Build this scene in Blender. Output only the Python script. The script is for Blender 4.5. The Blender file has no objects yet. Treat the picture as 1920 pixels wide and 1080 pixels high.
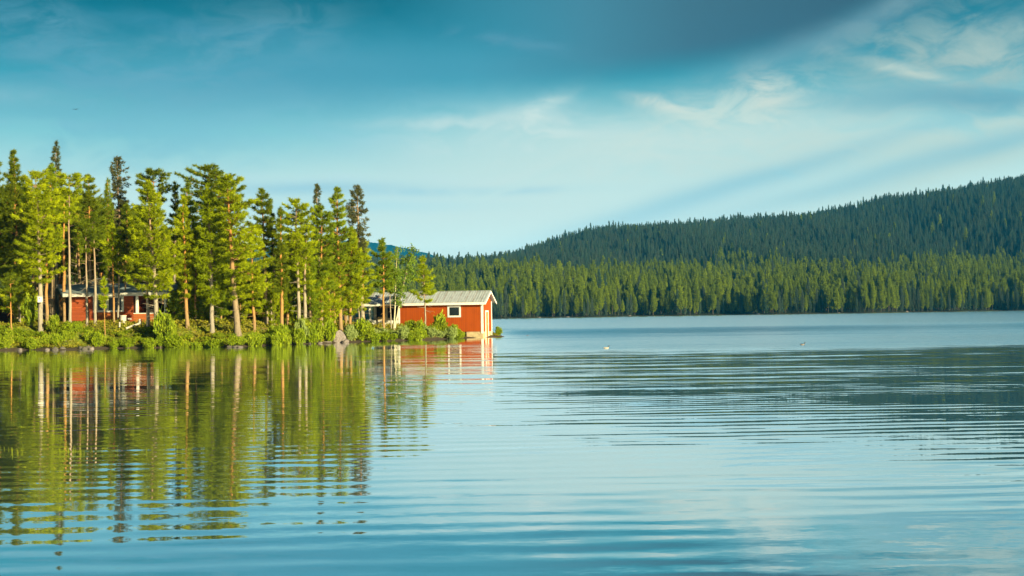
import bpy, bmesh, math, random
import numpy as np
from mathutils import Matrix, Vector, Euler
R = math.radians
sc = bpy.context.scene
COL = sc.collection
RNG = random.Random(7)

# ------------------------------------------------------------ camera
EYE = 1.8
F = 2667.0                                   # focal length in pixels of a 1920 wide picture
cam_d = bpy.data.cameras.new('camera'); cam = bpy.data.objects.new('camera', cam_d); COL.objects.link(cam)
cam_d.sensor_width = 36.0; cam_d.lens = 36.0 * F / 1920.0
cam_d.clip_start = 0.3; cam_d.clip_end = 30000
CAM_M = Matrix.Translation((0, 0, EYE)) @ Matrix.Rotation(R(90 + 1.063), 4, 'X') @ Matrix.Rotation(R(-0.8), 4, 'Z')
cam.matrix_world = CAM_M
sc.camera = cam
CR = CAM_M.to_3x3()
def ray(px, py):
    return CR @ Vector(((px - 960) / F, -(py - 540) / F, -1.0))
def W(px, py, D):                            # the point at depth D (metres) seen at a pixel of the photograph
    d = ray(px, py); s = D / d.y
    return Vector((d.x * s, D, EYE + d.z * s))
def WZ(px, py, z):                           # the point at height z seen at a pixel
    d = ray(px, py); s = (z - EYE) / d.z
    return Vector((d.x * s, d.y * s, z))
def azel(px, py):
    d = ray(px, py).normalized()
    return math.atan2(d.x, d.y), math.asin(d.z)

# ------------------------------------------------------------ exposure
EXPO = 1.1
sc.view_settings.view_transform = 'Standard'; sc.view_settings.look = 'None'
sc.view_settings.exposure = EXPO; sc.view_settings.gamma = 1.0; sc.view_settings.use_curve_mapping = False
sc.render.engine = 'CYCLES'
sc.cycles.use_denoising = True
sc.cycles.max_bounces = 6; sc.cycles.transparent_max_bounces = 8; sc.cycles.volume_bounces = 0
sc.cycles.sample_clamp_indirect = 4.0

# ------------------------------------------------------------ sun
SUN_AZ = R(180 - 42)                         # clockwise from +Y (the viewing direction): behind the camera, to its right
SUN_EL = R(15)
sun_dir = Vector((math.sin(SUN_AZ) * math.cos(SUN_EL), math.cos(SUN_AZ) * math.cos(SUN_EL), math.sin(SUN_EL)))
sd = bpy.data.lights.new('sun', 'SUN'); sun = bpy.data.objects.new('sun', sd); COL.objects.link(sun)
sd.energy = 5.0; sd.angle = R(0.5); sd.color = (1.0, 0.87, 0.52)
sun.rotation_euler = sun_dir.to_track_quat('Z', 'Y').to_euler()
sun.location = (60, -60, 60)

# ------------------------------------------------------------ node helpers
class NT:
    def __init__(s, nt): s.nt = nt
    def n(s, typ, **kw):
        nd = s.nt.nodes.new(typ)
        for k, v in kw.items():
            if k.startswith('i_'):
                key = k[2:]; key = int(key) if key.isdigit() else key.replace('_', ' ')
                s.put(nd.inputs[key], v)
            else: setattr(nd, k, v)
        return nd
    def put(s, sock, v):
        if isinstance(v, bpy.types.NodeSocket): s.nt.links.new(v, sock)
        elif v is not None: sock.default_value = v
    def m(s, op, a, b=None, c=None, clamp=False):
        nd = s.nt.nodes.new('ShaderNodeMath'); nd.operation = op; nd.use_clamp = clamp
        for i, v in enumerate((a, b, c)):
            if v is not None: s.put(nd.inputs[i], v)
        return nd.outputs[0]
    def add(s, a, b): return s.m('ADD', a, b)
    def sub(s, a, b): return s.m('SUBTRACT', a, b)
    def mul(s, a, b): return s.m('MULTIPLY', a, b)
    def smooth(s, x, lo, hi, a=0.0, b=1.0):
        nd = s.nt.nodes.new('ShaderNodeMapRange'); nd.interpolation_type = 'SMOOTHSTEP'
        for k, v in zip((0, 1, 2, 3, 4), (x, lo, hi, a, b)): s.put(nd.inputs[k], v)
        return nd.outputs[0]
    def lin(s, x, lo, hi, a=0.0, b=1.0):
        nd = s.nt.nodes.new('ShaderNodeMapRange'); nd.clamp = True
        for k, v in zip((0, 1, 2, 3, 4), (x, lo, hi, a, b)): s.put(nd.inputs[k], v)
        return nd.outputs[0]
    def xyz(s, x, y, z=0.0):
        nd = s.nt.nodes.new('ShaderNodeCombineXYZ')
        for i, v in enumerate((x, y, z)): s.put(nd.inputs[i], v)
        return nd.outputs[0]
    def sep(s, v):
        nd = s.nt.nodes.new('ShaderNodeSeparateXYZ'); s.put(nd.inputs[0], v); return nd.outputs
    def noise(s, vec, scale=1.0, detail=2.0, rough=0.5, dist=0.0, out=0):
        nd = s.nt.nodes.new('ShaderNodeTexNoise')
        s.put(nd.inputs['Vector'], vec); s.put(nd.inputs['Scale'], scale); s.put(nd.inputs['Detail'], detail)
        s.put(nd.inputs['Roughness'], rough); s.put(nd.inputs['Distortion'], dist)
        return nd.outputs[out]
    def mix(s, f, a, b, blend='MIX'):
        nd = s.nt.nodes.new('ShaderNodeMix'); nd.data_type = 'RGBA'; nd.blend_type = blend
        s.put(nd.inputs[0], f); s.put(nd.inputs[6], col(a)); s.put(nd.inputs[7], col(b))
        return nd.outputs[2]
    def ramp(s, x, stops, interp='LINEAR'):
        nd = s.nt.nodes.new('ShaderNodeValToRGB'); nd.color_ramp.interpolation = interp
        el = nd.color_ramp.elements
        while len(el) < len(stops): el.new(0.5)
        for e, (p, c) in zip(el, stops): e.position = p; e.color = col(c)
        s.put(nd.inputs[0], x); return nd.outputs[0]
def col(c):
    if isinstance(c, bpy.types.NodeSocket): return c
    return tuple(c) + (1.0,) if len(c) == 3 else tuple(c)
def lin1(v): v /= 255.0; return v / 12.92 if v <= 0.04045 else ((v + 0.055) / 1.055) ** 2.4
def srgb(r, g, b, k=1.0): return (lin1(r) * k, lin1(g) * k, lin1(b) * k)

# ------------------------------------------------------------ world: sky with clouds
world = bpy.data.worlds.new("World"); sc.world = world; world.use_nodes = True
wn = world.node_tree; wn.nodes.clear(); N = NT(wn)
tc = N.n('ShaderNodeTexCoord')
vx, vy, vz = N.sep(N.n('ShaderNodeVectorMath', operation='NORMALIZE', i_0=tc.outputs['Generated']).outputs[0])
az = N.m('ARCTAN2', vx, vy); el = N.m('ARCSINE', vz)
sky = N.n('ShaderNodeTexSky', sky_type='NISHITA', sun_disc=False, sun_elevation=SUN_EL, sun_rotation=SUN_AZ, altitude=300.0, air_density=1.0, dust_density=0.6, ozone_density=2.0)
ES = 1.0 / (2 ** EXPO) * 10.0               # display colour -> sky colour at background strength 0.1
def sk(r, g, b): return srgb(r, g, b, ES)
stops = [(460, (214, 232, 220)), (350, (196, 224, 216)), (250, (134, 198, 202)), (150, (50, 150, 168)), (70, (0, 116, 138)), (0, (0, 96, 116))]
rs = [(0.0, sk(214, 228, 216))]
for py, c in stops:
    e = (589.5 - py) / F
    rs.append((e / 0.6, sk(*c)))
rs += [(0.5, sk(4, 62, 108)), (1.0, sk(4, 44, 84))]
elpos = N.m('MAXIMUM', el, 0.0)
base = N.ramp(N.m('DIVIDE', elpos, 0.6), rs)
cur = N.mix(0.997, sky.outputs[0], base)
P2 = N.xyz(az, el, 0.0)
warp = N.noise(N.xyz(N.mul(az, 9.0), N.mul(el, 16.0), 3.0), 1.0, 3.0, 0.5)
warpc = N.mul(N.sub(warp, 0.5), 1.0)
wisp = N.noise(N.xyz(N.add(N.mul(az, 11.0), N.mul(warpc, 1.6)), N.add(N.mul(el, 46.0), N.mul(warpc, 4.0)), 0.0), 1.0, 6.0, 0.58)
wisp2 = N.noise(N.xyz(N.add(N.mul(az, 26.0), N.mul(el, 20.0)), N.sub(N.mul(el, 60.0), N.mul(az, 12.0)), 7.0), 1.0, 6.0, 0.6, 0.6)
streak = N.smooth(wisp, 0.36, 0.64)
fluff = N.smooth(wisp2, 0.36, 0.66)
def blob(px, py, sx, sy, rot=0.0, wx=0.0):
    a0, e0 = azel(px, py); c, s_ = math.cos(R(rot)), math.sin(R(rot))
    da = N.add(N.sub(az, a0), N.mul(warpc, wx)); de = N.add(N.sub(el, e0), N.mul(warpc, wx * 0.5))
    u = N.add(N.mul(da, c * F / sx), N.mul(de, s_ * F / sx))
    v = N.sub(N.mul(de, c * F / sy), N.mul(da, s_ * F / sy))
    return N.m('EXPONENT', N.mul(N.add(N.mul(u, u), N.mul(v, v)), -1.0))
CLOUDS = [  # px, py, sx, sy, tilt, colour, strength, texture (0 plain, 1 streaks, 2 fluff), wobble
 (250, 150, 400, 70, 0, (104, 160, 182), .60, 1, .08), (430, 110, 190, 70, 10, (134, 172, 186), .55, 2, .08),
 (60, 60, 120, 60, -30, (110, 160, 180), .5, 2, .08), (40, 180, 110, 16, 0, (146, 188, 198), .5, 1, .02),
 (60, 232, 170, 10, 0, (150, 198, 208), .45, 1, .02), (330, 48, 260, 14, -4, (70, 140, 168), .45, 1, .05),
 (560, 165, 340, 60, 0, (104, 164, 184), .55, 0, .06), (300, 250, 420, 60, 0, (108, 172, 190), .55, 1, .06),
 (700, 255, 420, 70, 2, (150, 202, 212), .45, 1, .05),
 (1180, 275, 540, 66, 5, (204, 222, 212), .70, 0, .06), (800, 400, 760, 46, 0, (204, 220, 210), .45, 0, .04),
 (850, 232, 150, 10, 0, (206, 222, 214), .6, 1, .02), (950, 250, 170, 34, 4, (216, 228, 218), .95, 1, .06), (1000, 215, 60, 20, 30, (214, 228, 218), .75, 2, .05),
 (1130, 330, 420, 70, 6, (206, 222, 212), .6, 1, .08), (1270, 195, 75, 16, -14, (220, 224, 208), .95, 2, .03),
 (1380, 200, 170, 48, 12, (200, 218, 206), .85, 2, .04), (1445, 175, 34, 42, 42, (216, 222, 206), 1.0, 2, .015),
 (1330, 255, 230, 34, 10, (210, 222, 208), .8, 2, .05), (1560, 265, 360, 40, 12, (198, 214, 202), .8, 1, .05),
 (1480, 320, 330, 18, 14, (128, 184, 198), .6, 0, .04), (1250, 395, 300, 26, 14, (140, 190, 205), .35, 0, .04),
 (1780, 90, 200, 60, -6, (142, 172, 170), .85, 2, .08), (1860, 120, 160, 50, 0, (172, 192, 184), .8, 2, .05),
 (1700, 130, 110, 12, -18, (198, 210, 196), .85, 1, .02), (1900, 60, 120, 26, 6, (184, 200, 188), .7, 1, .04),
 (1860, 190, 260, 26, -4, (84, 150, 170), .75, 0, .05), (1850, 250, 300, 34, 10, (196, 212, 198), .85, 1, .05),
 (1830, 300, 300, 30, 14, (192, 208, 194), .75, 0, .05), (1640, 330, 330, 20, 14, (140, 186, 196), .55, 0, .05),
 (1880, 270, 130, 16, 16, (140, 188, 196), .6, 0, .03),
 (600, 335, 260, 10, 0, (196, 220, 220), .65, 1, .02), (580, 352, 190, 13, 0, (160, 198, 208), .85, 0, .02),
 (880, 358, 260, 9, 0, (155, 198, 210), .6, 1, .02), (640, 385, 260, 14, 0, (176, 214, 218), .6, 0, .02),
 (1640, 430, 400, 40, 8, (166, 206, 212), .4, 0, .05), (1500, 60, 60, 20, 30, (120, 150, 165), .3, 0, .02)]
# the big soft dark cloud hanging from the top
pts = [(-300, 300), (0, 250), (300, 225), (500, 203), (800, 184), (1000, 170), (1200, 148), (1350, 122), (1500, 80), (1600, 36), (1680, -10), (1760, -70), (1900, -200)]
fc = wn.nodes.new('ShaderNodeFloatCurve'); cm = fc.mapping.curves[0]
while len(cm.points) < len(pts): cm.points.new(0.5, 0.5)
for p, (px, py) in zip(cm.points, pts):
    a_, e_ = azel(px, py); p.location = ((a_ + 0.5) / 1.0, e_ / 0.4)
fc.mapping.update()
N.put(fc.inputs['Value'], N.add(az, 0.5))
edge = N.add(N.mul(fc.outputs[0], 0.4), N.mul(warpc, 0.006))
softw = N.lin(az, -0.2, 0.22, 0.022, 0.010)
dark = N.smooth(N.m('DIVIDE', N.sub(el, edge), softw), -0.6, 1.6)
px_of = lambda px: azel(px, 100)[0]
stren = N.ramp(N.lin(az, px_of(0), px_of(1920)), [(0, (.0,)*3), (.14, (.10,)*3), (.3, (.78,)*3), (.5, (.95,)*3), (.75, (.97,)*3), (1, (1,)*3)])
ccol = N.ramp(N.lin(az, px_of(400), px_of(1600)), [(0, sk(70, 146, 170)), (.4, sk(76, 148, 170)), (.75, sk(66, 104, 122)), (1, sk(58, 86, 102))])
topfade = N.lin(el, azel(500, 130)[1], azel(500, 20)[1], 1.0, 0.05)
topf = N.m('MAXIMUM', topfade, N.lin(az, px_of(700), px_of(1100)))
fade_hi = N.lin(el, 0.35, 0.7, 1.0, 0.0)
dk = N.mul(N.mul(N.mul(dark, N.sep(stren)[0]), topf), fade_hi)
def put_blob(c):
    px, py, sx, sy, rot, colr, st, tex, wx = c
    f = N.mul(blob(px, py, sx, sy, rot, wx), st)
    if tex == 1: f = N.mul(f, N.add(N.mul(streak, 0.8), 0.25))
    if tex == 2: f = N.mul(f, N.add(N.mul(fluff, 0.9), 0.15))
    return N.mix(N.m('MINIMUM', f, 1.0), curs[0], sk(*colr))
curs = [cur]
for c in CLOUDS: curs[0] = put_blob(c)
# pale rim along the right edge of the dark cloud, then the cloud
rim = N.m('EXPONENT', N.mul(N.m('POWER', N.m('DIVIDE', N.add(N.sub(el, edge), 0.004), 0.014), 2.0), -1.0))
rimf = N.mul(rim, N.mul(N.lin(az, px_of(1250), px_of(1560)), 0.4))
curs[0] = N.mix(rimf, curs[0], sk(150, 176, 182))
curs[0] = N.mix(dk, curs[0], ccol)
for c in [(960, 78, 120, 14, -14, (100, 150, 172), .5, 2, .03), (1500, 40, 260, 60, 14, (52, 92, 118), .25, 0, .03)]: curs[0] = put_blob(c)
# the sky is seen through kilometres of air near the horizon: it has to be that much brighter behind it
airlen = N.m('MINIMUM', N.m('DIVIDE', 0.345, N.m('MAXIMUM', vz, 0.02)), 7.0)
gain = N.m('EXPONENT', N.mul(airlen, 0.075))
fin = N.n('ShaderNodeVectorMath', operation='SCALE', i_0=curs[0]); N.put(fin.inputs['Scale'], gain)
bg = N.n('ShaderNodeBackground', i_0=fin.outputs[0], i_1=0.1)
wo = N.n('ShaderNodeOutputWorld', i_0=bg.outputs[0])

# ------------------------------------------------------------ materials
def new_mat(name):
    m = bpy.data.materials.new(name); m.use_nodes = True; m.node_tree.nodes.clear(); return m, NT(m.node_tree)
def finish(m, n, shader):
    n.n('ShaderNodeOutputMaterial', i_0=shader); return m
def principled(n, base, rough=0.8, **kw):
    b = n.n('ShaderNodeBsdfPrincipled'); n.put(b.inputs['Base Color'], col(base)); n.put(b.inputs['Roughness'], rough)
    for k, v in kw.items(): n.put(b.inputs[k.replace('_', ' ')], v)
    return b.outputs[0]
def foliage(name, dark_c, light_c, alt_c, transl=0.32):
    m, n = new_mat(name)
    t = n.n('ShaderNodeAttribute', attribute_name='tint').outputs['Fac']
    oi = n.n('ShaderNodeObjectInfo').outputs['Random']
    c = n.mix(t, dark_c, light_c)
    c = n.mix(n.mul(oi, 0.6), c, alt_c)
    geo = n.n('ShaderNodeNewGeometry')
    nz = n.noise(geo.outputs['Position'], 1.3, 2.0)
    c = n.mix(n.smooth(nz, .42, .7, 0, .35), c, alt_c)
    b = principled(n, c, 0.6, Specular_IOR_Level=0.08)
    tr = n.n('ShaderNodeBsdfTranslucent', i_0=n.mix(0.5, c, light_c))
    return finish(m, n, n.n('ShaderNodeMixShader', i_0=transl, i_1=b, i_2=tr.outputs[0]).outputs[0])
M = {}
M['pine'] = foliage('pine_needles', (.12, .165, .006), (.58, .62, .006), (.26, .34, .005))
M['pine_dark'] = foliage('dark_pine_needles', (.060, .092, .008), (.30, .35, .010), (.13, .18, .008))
M['spruce'] = foliage('spruce_needles', (.050, .068, .022), (.15, .17, .045), (.10, .10, .04), .2)
M['spruce_green'] = foliage('green_spruce_needles', (.075, .12, .008), (.38, .46, .012), (.18, .26, .010))
M['birch'] = foliage('birch_leaves', (.09, .16, .015), (.26, .38, .04), (.20, .30, .03), .4)
M['shrub'] = foliage('shrub_leaves', (.11, .18, .010), (.46, .50, .03), (.22, .32, .012), .35)
M['willow'] = foliage('willow_leaves', (.16, .22, .05), (.42, .48, .17), (.28, .36, .08), .3)
M['cover'] = foliage('ground_plants', (.13, .17, .010), (.42, .42, .02), (.26, .20, .03), .3)
M['far'] = foliage('far_needles', (.08, .13, .012), (.52, .62, .02), (.10, .16, .016), .25)
M['far_spruce_shade'] = foliage('far_spruce_shade_needles', (.030, .080, .060), (.12, .22, .12), (.13, .15, .10), .2)  # cloud shade and haze blue of the upper hill put into the needles
def bark(name, low, mid, high, p=(.0, .35, .6)):
    m, n = new_mat(name)
    h = n.n('ShaderNodeAttribute', attribute_name='hgt').outputs['Fac']
    pos = n.n('ShaderNodeTexCoord').outputs['Object']
    px, py, pz = n.sep(pos)
    nz = n.noise(n.xyz(n.mul(px, 14), n.mul(py, 14), n.mul(pz, 3.0)), 1.0, 4.0, 0.6)
    c = n.ramp(n.add(h, n.mul(n.sub(nz, .5), .25)), [(p[0], low), (p[1], mid), (p[2], high)])
    c = n.mix(n.smooth(nz, .45, .7, 0, .55), c, tuple(x * .45 for x in low))
    return finish(m, n, principled(n, c, .9, Specular_IOR_Level=.2))
M['bark_pine'] = bark('pine_bark', (.25, .20, .14), (.30, .20, .10), (.42, .19, .05))
M['bark_grey'] = bark('grey_bark', (.30, .26, .20), (.32, .26, .18), (.30, .20, .12))
M['bark_orange'] = bark('orange_pine_bark', (.28, .20, .11), (.38, .20, .065), (.46, .21, .05), (0, .2, .5))
M['bark_far'] = bark('far_bark', (.07, .06, .045), (.09, .065, .04), (.10, .06, .03))
M['bark_birch'] = bark('birch_bark', (.50, .45, .32), (.62, .55, .34), (.45, .38, .2))
def plain(name, c, rough=.7, var=.25, scale=6.0, stretch=(1, 1, 1), spec=.3, metal=0.0):
    m, n = new_mat(name)
    x, y, z = n.sep(n.n('ShaderNodeTexCoord').outputs['Object'])
    nz = n.noise(n.xyz(n.mul(x, stretch[0]), n.mul(y, stretch[1]), n.mul(z, stretch[2])), scale, 5.0, .6)
    c2 = n.mix(n.smooth(nz, .35, .75), c, tuple(v * (1 - var) for v in c))
    return finish(m, n, principled(n, c2, rough, Specular_IOR_Level=spec, Metallic=metal))
M['white'] = plain('white_painted_wood', (.80, .77, .68), .5, .18, 8)
M['white_old'] = plain('weathered_white_wood', (.66, .62, .52), .6, .35, 9)
M['darkred'] = plain('dark_red_paint', (.22, .025, .015), .6)
M['glass'] = plain('window_glass', (.008, .014, .016), .18, .1, 2, spec=.35)
M['dark'] = plain('dark_interior', (.012, .009, .008), .9)
M['concrete'] = plain('tan_concrete', (.52, .40, .22), .85, .45, 7)
M['stone'] = plain('pale_stone', (.24, .20, .18), .9, .55, 5)
M['stone_dark'] = plain('dark_stone', (.13, .115, .095), .9, .55, 5)
M['metal'] = plain('pipe_metal', (.62, .62, .60), .35, .2, 6, metal=.3)
M['logwood'] = plain('pale_barkless_wood', (.55, .50, .42), .8, .4, 9)
M['orange'] = plain('orange_door_paint', (.60, .19, .035), .6, .2, 8, (1, 1, .3))
# vertical boarding
def boards(name, c, axis, pitch, dark=.55, var=.18):
    m, n = new_mat(name)
    x, y, z = n.sep(n.n('ShaderNodeTexCoord').outputs['Object'])
    a = {'x': x, 'y': y, 'z': z, 'xy': n.add(x, y)}[axis]
    q = n.m('DIVIDE', a, pitch); fr = n.m('FRACT', q); ide = n.m('FLOOR', q)
    gap = n.smooth(n.m('ABSOLUTE', n.sub(fr, .5)), .40, .49)
    wn_ = n.n('ShaderNodeTexWhiteNoise', noise_dimensions='1D'); n.put(wn_.inputs['W'], ide)
    nz = n.noise(n.xyz(n.mul(x, 1.0), y, n.mul(z, .7)), 1.6, 5.0, .6)
    c2 = n.mix(n.mul(wn_.outputs[0], var), c, tuple(v * .55 for v in c))
    c2 = n.mix(n.smooth(nz, .45, .75, 0, .4), c2, tuple(v * .62 for v in c))
    c2 = n.mix(n.mul(gap, dark), c2, tuple(v * .3 for v in c))
    bp = n.n('ShaderNodeBump', i_Strength=.5, i_Distance=.01, i_Height=n.sub(1.0, gap))
    return finish(m, n, principled(n, c2, .75, Specular_IOR_Level=.2, Normal=bp.outputs[0]))
M['red_boards'] = boards('red_vertical_boards', (.35, .060, .002), 'xy', .16, .6, .35)
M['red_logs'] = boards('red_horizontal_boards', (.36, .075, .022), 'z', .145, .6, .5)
M['orange_logs'] = boards('orange_horizontal_boards', (.46, .13, .035), 'z', .13, .6, .5)  # orange boards under the cabin window and on the veranda parapet
M['brown_shade_boards'] = boards('dark_brown_shade_boards', (.035, .014, .010), 'z', .15, .5)  # brown darkened by the annexe wall's shade, put into the colour
# corrugated metal roof
m, n = new_mat('corrugated_roof_metal')
x, y, z = n.sep(n.n('ShaderNodeTexCoord').outputs['Object'])
nz = n.noise(n.xyz(n.mul(x, 2.0), n.mul(y, .8), 0.0), 2.0, 5.0, .65)
seam = n.smooth(n.m('ABSOLUTE', n.sub(n.m('FRACT', n.m('DIVIDE', x, .62)), .5)), .42, .49)
rust = n.mul(seam, n.smooth(nz, .35, .6, .25, .9))
c = n.mix(n.smooth(nz, .4, .75), (.46, .50, .51), (.30, .34, .35))
c = n.mix(rust, c, (.24, .16, .10))
M['roof'] = finish(m, n, principled(n, c, .5, Metallic=.15))
m, n = new_mat('blue_grey_roof_felt')
x, y, z = n.sep(n.n('ShaderNodeTexCoord').outputs['Object'])
nz = n.noise(n.xyz(n.mul(x, 1.0), n.mul(y, 4.0), 0.0), 1.3, 5.0, .65)
c = n.mix(n.smooth(nz, .4, .7), (.22, .30, .30), (.42, .47, .44))
M['roof_felt'] = finish(m, n, principled(n, c, .75))
# ground
def ground_mat(name, g1, g2, br):
    m, n = new_mat(name)
    pos = n.n('ShaderNodeNewGeometry').outputs['Position']
    a = n.noise(pos, .8, 5.0, .65); b = n.noise(pos, 4.0, 4.0, .6)
    c = n.mix(n.smooth(b, .35, .7), g1, g2); c = n.mix(n.smooth(a, .48, .68, 0, .85), c, br)
    z = n.sep(pos)[2]
    c = n.mix(n.smooth(z, .10, .20, 1, 0), c, (.085, .065, .045))      # wet earth at the waterline
    bp = n.n('ShaderNodeBump', i_Strength=.7, i_Distance=.08, i_Height=b)
    return finish(m, n, principled(n, c, .95, Specular_IOR_Level=.1, Normal=bp.outputs[0]))
M['ground'] = ground_mat('mossy_ground', (.10, .14, .015), (.24, .25, .025), (.20, .14, .06))
M['far_ground'] = ground_mat('forest_floor', (.016, .028, .010), (.035, .05, .014), (.03, .03, .014))
# far mountain: forest colour with haze blue mixed into it
m, n = new_mat('haze_blue_mountain_forest')
pos = n.n('ShaderNodeNewGeometry').outputs['Position']
a = n.noise(pos, .006, 6.0, .7)
M['mountain'] = finish(m, n, principled(n, n.mix(n.smooth(a, .4, .65), (.003, .030, .040), (.006, .045, .055)), 1.0, Specular_IOR_Level=0))

# ------------------------------------------------------------ lake water
m, n = new_mat('lake_water')
pos = n.n('ShaderNodeNewGeometry').outputs['Position']
x, y, z = n.sep(pos)
w1 = n.sub(n.noise(n.xyz(n.mul(x, .10), n.mul(y, .22), 1.0), 1.0, 2.0), .5)
w2 = n.sub(n.noise(n.xyz(n.mul(x, .30), n.mul(y, .55), 5.0), 1.0, 2.0), .5)
w3 = n.sub(n.noise(n.xyz(n.mul(x, .05), n.mul(y, .07), 9.0), 1.0, 2.0), .5)
amp1 = n.smooth(n.noise(n.xyz(n.mul(x, .13), n.mul(y, .33), 12.0), 1.0, 2.0), .34, .66, .15, 1.25)
yy = n.add(y, n.mul(x, -.06))
ph1 = n.add(n.mul(yy, 2 * math.pi / .66), n.add(n.mul(w1, 11.0), n.mul(w2, 3.5)))
ph2 = n.add(n.mul(yy, 2 * math.pi / 2.1), n.add(n.mul(w1, 9.0), n.mul(w3, 9.0)))
ph3 = n.add(n.mul(n.add(y, n.mul(x, .22)), 2 * math.pi / .47), n.add(n.mul(w2, 8.0), n.mul(w3, 12.0)))
nfine = n.n('ShaderNodeTexNoise', i_Scale=1.0, i_Detail=3.0, i_Roughness=.6, i_Vector=n.xyz(n.mul(x, .9), n.mul(y, 3.2), 0.0)).outputs[1]
fx, fy, fz = n.sep(nfine)
near = n.smooth(y, 14.0, 60.0, 1.0, 0.62)
A = n.mul(amp1, near)
sy = n.add(n.mul(n.m('COSINE', ph1), n.mul(A, .0110)), n.mul(n.m('COSINE', ph2), n.mul(amp1, .0040)))
sy = n.add(sy, n.mul(n.m('COSINE', ph3), n.mul(amp1, .0030)))
sy = n.add(sy, n.mul(n.sub(fy, .5), .020))
nf2 = n.n('ShaderNodeTexNoise', i_Scale=1.0, i_Detail=3.0, i_Roughness=.65, i_Vector=n.xyz(n.mul(x, 5.0), n.mul(y, 11.0), 2.0)).outputs[1]
hx, hy, hz_ = n.sep(nf2)
gust = n.smooth(n.noise(n.xyz(n.mul(x, .22), n.mul(y, .4), 50.0), 1.0, 3.0), .42, .62)
sy = n.add(sy, n.mul(n.sub(hy, .5), n.add(.006, n.mul(gust, .022))))
sx = n.mul(n.sub(fx, .5), .010)
sx = n.add(sx, n.mul(n.sub(hx, .5), n.add(.003, n.mul(gust, .010))))
# wind: open water beyond about 66 m is ruffled, the water in the lee of the point is not
wob = n.add(n.mul(w3, 14.0), n.mul(w1, 5.0))
wline = n.mul(n.sub(n.noise(n.xyz(n.mul(x, .25), n.mul(y, .30), 20.0), 1.0, 3.0), .5), 16.0)
openw = n.smooth(n.add(y, n.add(wob, wline)), 56.0, 74.0)
lee = n.smooth(n.add(n.sub(x, n.mul(n.sub(y, 60), -.02)), n.mul(w1, 5)), -5.0, 4.0)
far1 = n.smooth(y, 130.0, 170.0)
ruf = n.mul(openw, n.m('MAXIMUM', lee, far1))
# breeze patches in the lee: a lighter streak off the boathouse
patch = n.mul(n.m('EXPONENT', n.mul(n.m('POWER', n.m('DIVIDE', n.sub(n.add(y, n.mul(w1, 8)), 84.0), 7.0), 2.0), -1.0)), n.smooth(x, -11.0, -6.0))
ruf = n.m('MAXIMUM', ruf, n.mul(patch, .55))
mid = n.mul(n.smooth(n.add(y, wob), 26.0, 50.0), n.smooth(x, -12.0, 6.0))   # cat's paws ahead of the wind line
fine2 = n.n('ShaderNodeTexNoise', i_Scale=1.0, i_Detail=2.0, i_Vector=n.xyz(n.mul(x, .5), n.mul(y, 1.1), 4.0)).outputs[1]
gx, gy, gz = n.sep(fine2)
sy = n.add(sy, n.mul(n.sub(gy, .5), n.add(n.mul(mid, .055), n.mul(ruf, .05))))
sx = n.add(sx, n.mul(n.sub(gx, .5), n.add(n.mul(mid, .02), n.mul(ruf, .05))))
# visible facets of steep wavelets lean towards the viewer
band = n.m('EXPONENT', n.mul(n.m('POWER', n.m('DIVIDE', n.sub(n.add(y, n.mul(w3, 30)), 140.0), 30.0), 2.0), -1.0))
band = n.add(band, n.mul(n.smooth(y, 240.0, 330.0), .12))
lean = n.add(n.mul(ruf, .042), n.mul(n.mul(band, ruf), .045))
sy2 = n.sub(n.mul(sy, n.sub(1.0, n.mul(ruf, .65))), lean)
stk = n.noise(n.xyz(n.mul(x, .045), n.mul(y, .42), 30.0), 1.0, 4.0, .6)
midz = n.mul(n.smooth(y, 24.0, 40.0), n.smooth(x, -9.0, 3.0))
sy2 = n.sub(sy2, n.mul(n.sub(stk, .43), n.mul(midz, n.sub(.10, n.mul(ruf, .085)))))
stk2 = n.sub(n.noise(n.xyz(n.mul(x, .02), n.mul(y, .11), 40.0), 1.0, 3.0, .6), .5)
sy2 = n.sub(sy2, n.mul(stk2, n.mul(ruf, .04)))
nrm = n.n('ShaderNodeVectorMath', operation='NORMALIZE', i_0=n.xyz(sx, sy2, 1.0)).outputs[0]
rgh = n.add(.02, n.add(n.mul(ruf, .12), n.mul(mid, .03)))
gl = n.n('ShaderNodeBsdfGlossy', i_Color=(.97, .985, 1, 1)); n.put(gl.inputs['Roughness'], rgh); n.put(gl.inputs['Normal'], nrm)
body = n.n('ShaderNodeBsdfDiffuse', i_0=(.10, .19, .19, 1))
fr = n.n('ShaderNodeFresnel', i_IOR=2.0); n.put(fr.inputs['Normal'], nrm)
frc = n.m('MINIMUM', n.m('POWER', fr.outputs[0], .25), .99)
M['water'] = finish(m, n, n.n('ShaderNodeMixShader', i_0=frc, i_1=body.outputs[0], i_2=gl.outputs[0]).outputs[0])

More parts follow.
